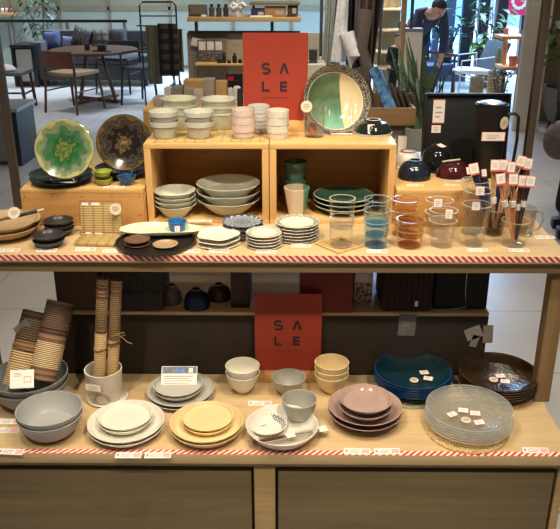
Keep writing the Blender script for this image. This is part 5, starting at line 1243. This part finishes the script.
r = thing('display_plinth', 'pale plinth with a small perfume box beside the upper sale sign', 'plinth', (0, 0, 0)); Yv = 3.6
X0, X1, Z0, Z1 = R4(307, 65, 326, 90, Yv); bxo('body', (X0, X1, Yv, Yv+.3, 0, Z1), plain((188, 180, 164), .6), r)
r, w, h = shelf_item('perfume_box', 'small dark box in a clear case on the pale plinth', 'box', 309, 317, 50, Z1, Yv+.1, .06, plain((60, 54, 56), .3)); bxo('clear_case', (-w*1.3, w*1.2, -.012, .072, 0, h*1.05), G_clr, r, .001)
shelf_item('small_vial', 'small clear vial right of the dark box on the pale plinth', 'vial', 319, 321.5, 54, Z1, Yv+.1, .03, plain((206, 204, 196), .2), 'bottle')
# window display by the entry: warm shelf unit behind the clothes
Yd = 7.9
r = thing('glassware_shelf', 'warmly lit glassware shelf unit seen past the black coat', 'shelf', (0, 0, 0))
X0, X1, Z0, Z1 = R4(378, 0, 403, 90, Yd); xL, xR = X0, X1
bxo('back_panel', (X0, X1, Yd+.35, Yd+.38, 0, 1.7), plain((150, 136, 104), .6), r)
for py in (9, 30, 52, 68): z_ = aty(390, py, Yd).z; bxo('shelf_board', (X0, X1, Yd, Yd+.35, z_-.02, z_), plain((214, 190, 146), .5), r)
for k, (px, py, hpx) in enumerate(((387, 30, 9), (392, 30, 11), (397, 30, 8), (386, 52, 8), (392, 52, 7), (388, 9, 9), (396, 9, 8))):
    z_ = aty(390, py, Yd).z; x_ = onx(px, Yd+.12, z_); s = mpp((x_, Yd, z_)); bm = bmn(); h_ = hpx*s; lathe(bm, [(0, 0), (1.6*s, 0), (1.9*s, h_), (1.7*s, h_), (1.4*s, .01), (0, .01)], 16)
    tag(obj('display_glass', bm, G_clr, None, (x_, Yd+.12, z_)), 'clear drinking glass on the warmly lit shelf unit past the black coat', 'glass', 'glassware on the lit shelf unit')
r = thing('wall_panel', 'pale grey half-height panel with a wooden edge post beside the glassware shelf', 'partition', (0, 0, 0)); Yw = 6.2
X0, X1, Z0, Z1 = R4(403.5, 31.5, 421, 92, Yw); bxo('panel', (X0, X1, Yw, Yw+.1, 0, Z1), plain((196, 190, 180), .6), r); bxo('top_rail', (X0, X1, Yw-.01, Yw+.11, Z1, Z1+.03), plain((120, 116, 110), .5), r)
xe = onx(402, Yw, .8); bxo('edge_post', (xe-.018, xe+.018, Yw-.01, Yw+.1, 0, 1.8), wood((150, 112, 80), (168, 128, 92), (12, 12, 1.5), .5), r)
xe = onx(413, Yw, 1.1); bxo('frame_post', (xe-.02, xe+.01, Yw+.03, Yw+.08, Z1+.03, 1.8), plain((58, 66, 84), .5), r)
# ---- people
def skin(name, verts, edges, radii, m, parent=None, sub=2, loc=None):
    me = bpy.data.meshes.new(name); me.from_pydata(verts, edges, []); me.materials.append(m)
    o = bpy.data.objects.new(name, me); C.objects.link(o)
    if parent: o.parent = parent
    if loc is not None: o.location = loc
    sk = o.modifiers.new('skin', 'SKIN'); lay = me.skin_vertices[0].data
    for i, rr in enumerate(radii): lay[i].radius = rr if isinstance(rr, tuple) else (rr, rr); lay[i].use_root = (i == 0)
    sk.use_smooth_shade = True
    ss = o.modifiers.new('subdivision', 'SUBSURF'); ss.levels = sub; ss.render_levels = sub; return o
def head_mesh(c, k, face=(0, -1, 0), hairm=None, parent=None, tilt=(0, 0, 0)):
    """hair as a child: cap over the skull"""
    bm = bmn(); sphere(bm, (0, 0, 0), .086*k, .105*k, .11*k, 20)
    for v in list(bm.verts):
        if v.co.y < -.03*k and v.co.z < .045*k: v.co *= .78
    return obj('hair', bm, hairm, parent, c, tilt)
def person(label, loc, k, rz, lean, top, legs, hair, armpose, shoes=(20, 20, 20), bent=0, skinc=(196, 150, 124)):
    """standing figure of height 1.65*k; bent: forward bend of the trunk at the hips"""
    def J(y, z, x=0):
        dz = z-.86; 
        if dz > 0: y, z = y*math.cos(bent) - math.sin(bent)*dz, .86 + math.cos(bent)*dz + y*math.sin(bent)
        return (x*k, y*k, z*k)
    V = [J(0, .88), J(0, 1.02), J(0, 1.22), J(0, 1.36), J(-.01, 1.43), J(-.03, 1.52), J(-.02, 1.61),
         J(0, .84, -.09), J(-.01, .46, -.10), J(.02, .09, -.10), J(-.10, .03, -.11), J(0, .84, .09), J(-.01, .46, .10), J(.02, .09, .10), J(-.10, .03, .11)]
    E = [(0, 1), (1, 2), (2, 3), (3, 4), (4, 5), (5, 6), (0, 7), (7, 8), (8, 9), (9, 10), (0, 11), (11, 12), (12, 13), (13, 14)]
    Rd = [.13, .12, .125, .10, .055, .085, .075, .082, .058, .042, .03, .082, .058, .042, .03]
    def arm(s, pts):
        b = len(V); ps = [J(0, 1.36, s*.15)] + [J(p[1], p[2], p[0]) for p in pts]
        V.extend(ps); E.append((3, b)); E.extend([(b+i, b+i+1) for i in range(len(ps)-1)]); Rd.extend([.058, .044, .034, .03][:len(ps)])
        # hand: five short fingers from the palm
        w_ = Vector(ps[-1]); d = (w_-Vector(ps[-2])).normalized(); sd = d.cross(Vector((0, 1, 0)) if abs(d.y) < .9 else Vector((1, 0, 0))).normalized()
        base = len(V); V.append(tuple(w_+d*.055*k)); E.append((b+len(ps)-1, base)); Rd.append(.03)
        for i, (o_, L_) in enumerate(((-.028, .06), (-.010, .075), (.010, .07), (.028, .055))):
            n_ = len(V); V.append(tuple(w_+d*(.075*k)+sd*o_*k)); V.append(tuple(w_+d*(.075+L_)*k+sd*o_*1.15*k)); E.append((base, n_)); E.append((n_, n_+1)); Rd.extend([.010, .008])
        n_ = len(V); V.append(tuple(w_+d*.05*k-sd*.05*k)); E.append((base, n_)); Rd.append(.010)
    for s, pts in zip((-1, 1), armpose): arm(s, pts)
    Rk = [q_*k for q_ in Rd]
    r = skin('person', V, E, Rk, plain(skinc, .55), None, 2, loc); r.rotation_euler = (0, 0, rz); tag(r, label, 'person')
    # clothes as their own surfaces over the body
    na = len(armpose[0])
    tv = V[1:4] + [V[15]] + [V[15+i] for i in range(1, na)] ; 
    a0 = 15; a1 = [i for i in range(15, len(V))]
    nA = na+1; perarm = nA + 1 + 8 + 1
    L0 = 15; R0 = 15+perarm
    vs = [V[0], V[1], V[2], V[3], tuple(Vector(V[3]).lerp(Vector(V[4]), .5))] + [V[L0+i] for i in range(nA)] + [V[R0+i] for i in range(nA)]
    ed = [(0, 1), (1, 2), (2, 3), (3, 4), (3, 5)] + [(5+i, 6+i) for i in range(nA-1)] + [(3, 5+nA)] + [(5+nA+i, 6+nA+i) for i in range(nA-1)]
    rd = [.15, .142, .145, .118, .07] + [.072, .058, .046, .04][:nA] + [.072, .058, .046, .04][:nA]
    skin('jacket', vs, ed, [q_*k for q_ in rd], plain(top, .85), r)
    vs = [V[0]] + V[7:10] + V[11:14]; ed = [(0, 1), (1, 2), (2, 3), (0, 4), (4, 5), (5, 6)]; rd = [.145, .098, .074, .062, .098, .074, .062]
    skin('trousers', vs, ed, [q_*k for q_ in rd], plain(legs, .85), r)
    for i, j in ((9, 10), (13, 14)):
        a = Vector(V[i]); b = Vector(V[j]); bm = bmn(); box(bm, a.x-.05*k, a.x+.05*k, b.y-.06*k, a.y+.06*k, 0, .07*k, .02*k); obj('shoe', bm, plain(shoes, .5), r)
    hc = Vector(V[5]).lerp(Vector(V[6]), .35)
    # face
    bm = bmn(); sphere(bm, (0, 0, 0), .074*k, .09*k, .108*k, 22); f = obj('face', bm, plain(skinc, .55), r, hc, (bent*.6, 0, 0))
    bm = bmn(); tube(bm, [(0, -.088*k, .012*k), (0, -.104*k, -.018*k), (0, -.086*k, -.024*k)], .010*k, 8); obj('nose', bm, plain(skinc, .55), f)
    for s in (-1, 1):
        bm = bmn(); sphere(bm, (s*.03*k, -.079*k, .012*k), .011*k, .008*k, .008*k, 10); obj('eye', bm, plain((30, 26, 24), .3), f)
        bm = bmn(); sphere(bm, (s*.076*k, 0, -.002*k), .012*k, .02*k, .03*k, 10); obj('ear', bm, plain(skinc, .55), f)
    bm = bmn(); sphere(bm, (0, -.083*k, -.05*k), .024*k, .008*k, .006*k, 10); obj('mouth', bm, plain((150, 90, 80), .5), f)
    bm = bmn(); sphere(bm, (0, .012*k, .026*k), .085*k, .1*k, .1*k, 22)
    for v in bm.verts:
        if v.co.y < -.02*k and v.co.z < .05*k: v.co.y *= .45; v.co.x *= .86
    obj('hair', bm, plain(hair, .6), f); return r
hang = lambda sx: [(sx*.20, .02, 1.08), (sx*.20, -.04, .84)]
hold = lambda sx: [(sx*.20, .03, 1.10), (sx*.06, -.19, 1.02)]
yq = 7.0; xq = onx(398.5, yq, .5); zhd = zat(33.5, xq, yq)
person('reflection of a person in black with hands together beside the lit glassware shelf', (onx(397, yq, zhd*.6), yq, 0), zhd/1.66, R(8), 0, (24, 23, 25), (26, 26, 30), (36, 26, 22), (hold(-1), hold(1)))  # mirror reflection modelled as a small solid figure, no mirror built
yq = 7.8; zb_ = zat(6, onx(424, yq, 1.0), yq)
person('person in a dark blue jacket bending forward behind the pale grey panel', (onx(414, yq, 1.0), yq, 0), 1.0, R(16), 0, (44, 52, 76), (44, 50, 66), (22, 20, 22), ([(-.2, -.22, 1.24), (-.17, -.42, 1.16)], [(.2, -.22, 1.24), (.17, -.42, 1.16)]), bent=R(64))
q = on(565, 236, 0)
person('person in dark trousers and a dark coat standing at the right edge of the picture', (onx(566, q.y+.06, 0), q.y+.06, 0), 1.0, R(80), 0, (40, 38, 42), (22, 22, 26), (30, 24, 22), (hang(-1), hang(1)), shoes=(26, 24, 24))
qb = aty(556, 140, q.y-.22)
r = thing('shoulder_bag', 'taupe grey rounded bag held beside the person at the right edge', 'bag', (onx(561.5, q.y-.22, qb.z), q.y-.22, qb.z))
bm = bmn(); sphere(bm, (0, 0, 0), .105, .06, .115, 24); obj('bag_body', bm, plain((112, 98, 96), .75, var=.1), r)
bm = bmn(); tube(bm, [(-.06, 0, .09), (-.03, .02, .22), (.03, .05, .3), (.06, .02, .22), (.07, 0, .08)], .009, 8); obj('strap', bm, plain((70, 60, 60), .7), r)
# ---- right side: column, brown wall, potted plant
Yo = on(517, 131, 0).y
xa = onx(512.5, Yo, 0); xb = onx(528, Yo, 0); bm = bmn(); box(bm, xa, xa+.26, Yo, Yo+.06, 0, 3.2, .01); struct('trim_1', bm, plain((184, 176, 162), .5, var=.02))
q = on(545, 133, 0); bm = bmn(); box(bm, xa+.2, 8, Yo+.52, Yo+.62, 0, 3.2); struct('wall_right', bm, plain((126, 100, 62), .6, var=.04))
q_ = aty(539, 1, Yo-.002); bm = bmn(); box(bm, q_.x-.06, q_.x+.02, Yo-.006, Yo-.001, q_.z-.05, q_.z+.1); o = obj('wall_notice', bm, plain((190, 182, 176), .6), None, smooth=0); tag(o, 'small white notice at the top of the pale column', 'notice')
bm = bmn(); box(bm, q_.x-.05, q_.x+.01, Yo-.0065, Yo-.006, q_.z-.0, q_.z+.03); obj('printed_block', bm, M_ink, o, smooth=0)
q = on(563, 136, 0)
plant('potted_plant', 'leafy plant in a grey pot on wooden legs by the brown wall at the right', q.x+.05, q.y+.20, 7, 90, .15, .08, (74, 90, 54), (.24, .34, plain((108, 104, 98), .75), True), .28, 0, 1.25, .5, .1, .35, 5)
q = aty(559.5, 25, Yo+.52); bm = bmn(); box(bm, -.05, .12, -.03, 0, -.045, .045, .006); tag(obj('wall_box', bm, plain((196, 188, 170), .5), None, (q.x, Yo+.519, q.z)), 'small pale box fixed on the brown wall', 'box')
# ---- the glazed shopfront
Yz = 9.6
xL = onx(404, Yz, .8); xR = xa+.3
M_mul = plain((28, 32, 42), .4); M_mul2 = plain((64, 80, 110), .4)
for i, (a, b, m) in enumerate(((435, 441, M_mul2), (447.5, 456, M_mul2), (463.5, 476, M_mul), (480, 490, M_mul), (497, 508.5, M_mul), (523, 527, M_mul), (403, 407, M_mul2))):
    X0, X1 = onx(a, Yz, 1.0), onx(b, Yz, 1.0); bm = bmn(); box(bm, X0, X1, Yz, Yz+.12, .1, 3.0); struct(f'trim_{i+2}', bm, m)
bm = bmn(); box(bm, xL-.1, xR, Yz-.01, Yz+.13, 0, .1); struct('trim_9', bm, M_mul2)
bm = bmn(); box(bm, xL, xR, Yz+.05, Yz+.06, .1, 3.0); struct('window_1', bm, glass((206, 228, 248), .2))
# pink sign hung in the window
q = aty(515, 0, Yz-.1); X0, X1, Z0, Z1 = R4(509, -12, 530, 15.3, Yz-.1)
r = thing('window_sign', 'bright pink sign with white round marks hanging in the shop window', 'sign', ((X0+X1)/2, Yz-.1, Z0)); w = (X1-X0)/2; h = Z1-Z0
bm = bmn(); box(bm, -w, w, 0, .006, 0, h); obj('sign_panel', bm, plain((232, 52, 96), .5), r, smooth=0)
bm = bmn()
for k in range(7):
    a = R(200+k*23.3); M0 = Matrix.Translation((w*.68*math.cos(a), -.0005, h*.62+h*.36*math.sin(a))) @ Matrix.Rotation(PI/2, 4, 'X'); lathe(bm, [(0, 0), (w*.16, 0), (w*.16, .002), (0, .002)], 14, M=M0)
for z_, a, b in ((.62, -.5, .5), (.72, -.4, .45)): box(bm, w*a, w*b, -.002, 0, h*z_, h*(z_+.04))
obj('white_marks', bm, M_card, r, smooth=0)
# white wire chairs
def wirechair(label, x, y, rz):
    r = thing('lounge_chair', label, 'chair', (x, y, 0), (0, 0, rz)); m = plain((196, 196, 202), .4)
    for sx in (-.3, .3):
        bm = bmn(); tube(bm, [(sx, -.32, 0), (sx, -.30, .56), (sx, .34, .60), (sx, .40, 0)], .012, 8); obj('side_frame', bm, m, r)
        bm = bmn(); tube(bm, [(sx, -.28, .40), (sx, .42, .14)], .010, 8); obj('leg', bm, m, r)
    bm = bmn(); tube(bm, [(-.3, -.28, .40), (.3, -.28, .40)], .012, 8); obj('cross_bar', bm, m, r)
    bm = bmn(); tube(bm, [(-.3, .36, .34), (.3, .36, .34)], .012, 8); obj('cross_bar', bm, m, r)
    bm = bmn(); box(bm, -.28, .28, -.28, .36, -.03, .03, .02, Matrix.Translation((0, 0, .38)) @ Matrix.Rotation(R(-4), 4, 'X')); obj('seat_pad', bm, plain((206, 204, 206), .8), r)
    bm = bmn(); box(bm, -.28, .28, -.03, .03, 0, .44, .02, Matrix.Translation((0, .36, .38)) @ Matrix.Rotation(R(-22), 4, 'X')); obj('back_pad', bm, plain((72, 78, 84), .8), r); return r
wx = on(465, 97, 0)
wirechair('white framed lounge chair by the shop window with a dark back pad', wx.x+.02, wx.y+.1, R(-70)).scale = (.86, .86, .86)
r = thing('lounge_chair', 'blue upholstered lounge chair with wooden arms behind the snake plant', 'chair', (onx(426, 8.35, .4), 8.35, 0), (0, 0, R(30)))
for nm, d, m in (('seat', (-.22, .22, -.3, .25, .28, .42), plain((56, 74, 112), .85)), ('backrest', (-.22, .22, .2, .32, .36, .78), plain((60, 78, 118), .85)), ('armrest', (-.28, -.22, -.3, .3, .5, .54), M_chw), ('armrest', (.22, .28, -.3, .3, .5, .54), M_chw)): bxo(nm, d, m, r, .02)
for sx in (-.25, .25):
    for sy in (-.26, .26): bm = bmn(); tube(bm, [(sx, sy, 0), (sx, sy, .5)], .018, 8); obj('leg', bm, M_chw, r)
# plants by the window
def stand_plant(name, label, px, pyb, pytop, Y, L, w, col, nleaf, spread, potr, poth, potm, z0=0, seed=2, stems=6, up=.3, droop=.4):
    x = onx(px, Y, .6); zt_ = zat(pytop, x, Y)-z0; return plant(name, label, x, Y, stems, nleaf, L, w, col, (potr, poth, potm, False), spread, z0, zt_, droop, up, .3, seed)
zps = .42; r = thing('plant_stand', 'thin black stand under the bushy dark plant by the window', 'stand', (onx(447.5, 8.6, .4), 8.6, 0))
bm = bmn(); lathe(bm, [(0, zps-.02), (.14, zps-.02), (.14, zps), (0, zps)], 24); obj('top_disc', bm, M_black, r)
for k in range(3): bm = bmn(); tube(bm, [(.12*math.cos(k*2.1), .12*math.sin(k*2.1), 0), (.1*math.cos(k*2.1), .1*math.sin(k*2.1), zps-.015)], .01, 8); obj('leg', bm, M_black, r)
stand_plant('potted_plant', 'bushy dark green plant on a thin stand by the shop window', 447.5, 60, 28, 8.6, .17, .04, (52, 84, 76), 110, .22, .09, .14, plain((70, 84, 100), .6), zps, 11, 9, .5, .2)
Yh = 9.1
stand_plant('potted_tree', 'tall bent tree whose crown fills the top of the shop window', 489, 80, -12, Yh, .16, .08, (58, 86, 56), 60, .42, .16, .3, plain((120, 112, 96), .8), 0, 21, 5, .1, .5)
stand_plant('potted_plant', 'pale lime broad-leaved plant in the braided pot by the window', 481, 85, 30, 8.95, .19, .12, (104, 140, 58), 22, .24, .001, .3, plain((90, 80, 60), .8), 0, 31, 5, .2, .5)
stand_plant('hanging_vine', 'green vine crown at the upper left of the shop window', 436, 60, -8, 9.2, .16, .1, (84, 130, 66), 24, .34, .1, .2, plain((90, 80, 60), .8), 0, 41, 4, 0, .6)
def braided(label, px, pyb, pyt, wpx, Y):
    x = onx(px, Y, .2); zt_ = zat(pyt, x, Y); s = mpp((x, Y, .3)); rr = wpx/2*s
    bm = bmn(); pr = [(0, 0), (rr*.9, 0)]; n = 12
    for i in range(n*3+1): z_ = zt_*i/(n*3); pr.append((rr*(1+.05*math.sin(i*2*PI/3)), z_))
    pr += [(rr*.85, zt_), (rr*.8, zt_*.8), (0, zt_*.8)]; lathe(bm, pr, 30); o = obj('woven_basket', bm, weave((104, 84, 52), (190, 172, 132)), None, (x, Y, 0)); tag(o, label, 'basket')
braided('short braided straw basket behind the black tray', 476, 92, 77, 14, 7.4)
braided('tall braided straw basket right of the short one, behind the black tray', 493, 92, 71, 12.5, 7.6)
# ladder shelf
Yk2 = on(512, 112, 0).y
r = thing('ladder_shelf', 'light wooden ladder shelf with two boards by the shop window', 'shelf', (0, 0, 0)); M_lad = wood((206, 140, 84), (222, 158, 100), (12, 12, 1.4), .5)
for (pt_, pb_) in (((506.5, 28), (501.5, 100)), ((524.5, 30), (515, 112))):
    Y_ = Yk2 if pb_[0] > 505 else Yk2+.1
    b_ = on(pb_[0], pb_[1], 0); Y_ = b_.y if pb_[0] > 505 else Yk2+.25; t_ = aty(pt_[0], pt_[1], Y_+.0)
    bx_ = onx(pb_[0], Y_, .05); bm = bmn(); tube(bm, [(bx_, Y_, 0), (t_.x, Y_, t_.z)], .03, 4); obj('side_rail', bm, M_lad, r)
lad = []
for py, a, b in ((35, 498, 524), (65.5, 499, 521)):
    z_ = aty(510, py, Yk2+.12).z; X0, X1 = onx(a, Yk2+.12, z_), onx(b, Yk2+.12, z_); bxo('shelf_board', (X0, X1, Yk2-.06, Yk2+.3, z_-.035, z_), M_lad, r); lad.append((z_, X0, X1))
z_ = lad[1][0]; x_ = onx(512.5, Yk2+.1, z_)
r = thing('coral_pot', 'coral pink pot with a small rim on the lower board of the ladder shelf', 'pot', (x_, Yk2+.1, z_)); s = mpp((x_, Yk2, z_))
bm = bmn(); lathe(bm, [(0, 0), (3.6*s, 0), (4.4*s, 6*s), (4.6*s, 9*s), (4*s, 9*s), (3.6*s, 7*s), (0, 6.6*s)], 24); obj('pot_body', bm, plain((214, 132, 104), .5), r); bm = bmn(); lathe(bm, [(4.3*s, 7.2*s), (4.9*s, 7.2*s), (4.9*s, 9.2*s), (4.2*s, 9.2*s), (4.3*s, 7.2*s)], 24); obj('pot_rim', bm, plain((196, 104, 88), .5), r)
x_ = onx(501.5, Yk2+.0, .8); 
r = thing('cactus_pot', 'grey-green cactus column in a pot left of the ladder shelf', 'plant', (onx(497, Yk2+.55, .4), Yk2+.55, 0)); s = mpp((r.location.x, r.location.y, .6)); zt_ = zat(47, r.location.x, r.location.y)
bm = bmn(); lathe(bm, [(0, 0), (5*s, 0), (6*s, .3), (5.4*s, .3), (5*s, .25), (0, .25)], 24); obj('pot', bm, plain((150, 140, 120), .7), r)
bm = bmn(); lathe(bm, [(0, .25), (2.6*s, .25), (3.2*s, .4), (3.2*s, zt_*.8), (2.2*s, zt_*.96), (0, zt_)], 40, (10, .08)); obj('cactus_body', bm, plain((128, 140, 108), .7), r)
stand_plant('potted_plant', 'small dark plant in a grey pot in front of the ladder shelf foot', 504, 92, 70, 7.0, .10, .05, (52, 74, 58), 60, .12, .055, .20, plain((128, 130, 136), .6), 0, 51, 6, .5, .3)
# snake plant
q = on(415, 116, 0); xs_ = onx(418, 4.6, .4)
r = thing('snake_plant', 'snake plant with tall pointed dark green leaves behind the open crate', 'plant', (xs_, 4.6, 0)); rd = random.Random(4)
bm = bmn(); lathe(bm, [(0, 0), (.12, 0), (.17, .34), (.15, .34), (.14, .3), (0, .3)], 28); obj('pot', bm, plain((150, 146, 138), .6), r)
t = NT('banded leaf'); c = t.ramp(t.noise(9, 3, t.coord((2, 2, 9))), [(.35, (30, 48, 32)), (.65, (72, 96, 62))]); M_snk = t.done(c, .4)
bm = bmn()
for k in range(17):
    a = rd.uniform(0, 2*PI); L = rd.uniform(.45, .78); b = Vector((rd.uniform(-.09, .09), rd.uniform(-.09, .09), .3)); d = Vector((math.cos(a)*rd.uniform(.05, .42), math.sin(a)*.3, 1)).normalized()
    u = Vector((math.cos(a+1.5), math.sin(a+1.5), 0)); n_ = d.cross(u); prev = None
    for j in range(7):
        tt = j/6; w = .05*(1-tt**2.2)+.001; p = b+d*L*tt+Vector((math.cos(a), math.sin(a), 0))*.08*tt*tt
        cur = [bm.verts.new(p-u*w), bm.verts.new(p+n_*w*.35), bm.verts.new(p+u*w), bm.verts.new(p-n_*.004)]
        if prev:
            for i in range(4): bm.faces.new((prev[i], prev[(i+1) % 4], cur[(i+1) % 4], cur[i]))
        prev = cur
obj('leaf_blades', bm, M_snk, r, smooth=60)
# ---- outside
bm = bmn(); box(bm, -14, 30, 11.3, 60, -.12, -.02); o = struct('ground_outside', bm, plain((170, 186, 206), .7, var=.05, vs=.6))
for i, (a, b, Y_, h_, c, l) in enumerate(((395, 470, 24, 9, (150, 176, 210), 'pale blue building outside beyond the shop window'), (474, 520, 27, 12, (190, 206, 226), 'whitish building outside beyond the shop window, right of the pale blue one'), (522, 590, 20, 10, (120, 150, 196), 'mid blue building outside behind the pink sign'))):
    X0, X1 = onx(a, Y_, 0), onx(b, Y_, 0); r = thing('building', l, 'building', ((X0+X1)/2, Y_, -.02)); w = (X1-X0)/2
    bxo('facade', (-w, w, 0, 2.5, 0, h_), plain(c, .7, var=.05), r, .02)
    for k in range(3):
        for zz_ in (.9, 3.6): bxo('window', (-w*.8+k*w*.56, -w*.8+k*w*.56+w*.42, -.05, 0, zz_, zz_+1.9), plain((74, 110, 160), .2), r, .01)
# ================================================================= light
def spot(name, loc, tgt, e, col, ang=60, blend=.6, rad=.05):
    l = bpy.data.lights.new(name, 'SPOT'); l.energy = e; l.color = col; l.spot_size = R(ang); l.spot_blend = blend; l.shadow_soft_size = rad
    o = bpy.data.objects.new(name, l); C.objects.link(o); o.location = loc
    o.rotation_euler = (Vector(tgt)-Vector(loc)).to_track_quat('-Z', 'Y').to_euler()
def area(name, loc, tgt, e, col, sx, sy):
    l = bpy.data.lights.new(name, 'AREA'); l.energy = e; l.color = col; l.shape = 'RECTANGLE'; l.size = sx; l.size_y = sy
    o = bpy.data.objects.new(name, l); C.objects.link(o); o.location = loc
    o.rotation_euler = (Vector(tgt)-Vector(loc)).to_track_quat('-Z', 'Y').to_euler()
WARM = (1, .87, .68); NEUT = (1, .93, .84); COOL = (.55, .75, 1); BLUE = (.36, .62, 1)
spot('ceiling_and_fill_spot', (-.62, -.42, 3.0), (-.34, .22, .6), 95, WARM, 58)
spot('ceiling_and_fill_spot', (.70, -.44, 3.0), (.38, .22, .6), 105, WARM, 58)
spot('ceiling_and_fill_spot', (.05, -.1, 3.0), (0, .75, .9), 60, WARM, 60)
spot('ceiling_and_fill_spot', (-.75, -1.35, 3.0), (-.3, .2, .55), 105, WARM, 46)
spot('ceiling_and_fill_spot', (.85, -1.4, 3.0), (.38, .2, .55), 115, WARM, 46)
for x, y in ((-4.5, 9.2), (-2.2, 9.4), (-3.2, 6.6), (.5, 7.5)): spot('ceiling_and_fill_spot', (x, y, 3.0), (x, y+.2, 0), 185, (.94, .95, 1), 100, .8, .1)
for x, y in ((-1.4, 2.2), (1.4, 2.2), (.2, 3.6)): spot('ceiling_and_fill_spot', (x, y, 3.0), (x, y+.1, 0), 75, WARM, 100, .8, .1)
spot('shelf_lamp', (1.15, 7.5, 2.1), (1.2, 8.2, .7), 60, WARM, 90)
area('daylight', (4, 12.2, 10), (5, 26, 0), 9000, COOL, 16, 8)
spot('ceiling_and_fill_spot', (-.2, 2.3, 3.0), (-.2, 4.2, 1.0), 90, WARM, 70)  # added fill to brighten the panelled shelf, not a known lamp
spot('ceiling_and_fill_spot', (.8, 2.2, 3.0), (.8, 3.9, .9), 90, WARM, 60)  # added fill to lift the dark garments, not a known lamp
l = bpy.data.lights.new('ceiling_lamp', 'POINT'); l.energy = 75; l.color = WARM; l.shadow_soft_size = .12
o = bpy.data.objects.new('ceiling_lamp', l); C.objects.link(o); o.location = (1.62, 4.0, 3.0)
area('window_daylight', (2.4, 9.3, 2.6), (2.2, 8.3, 0), 300, BLUE, 3, .8)
area('daylight', (4, 13, 9), (5, 24, 2), 11000, COOL, 10, 6)
w = bpy.data.worlds.new('world'); S.world = w; w.use_nodes = True
w.node_tree.nodes['Background'].inputs[0].default_value = (1, .95, .9, 1); w.node_tree.nodes['Background'].inputs[1].default_value = .12
S.view_settings.view_transform = 'Standard'; S.view_settings.look = 'None'; S.view_settings.exposure = 0.1; S.view_settings.gamma = 1
S.view_settings.use_curve_mapping = False
try: S.cycles.transparent_max_bounces = 28
except Exception: pass
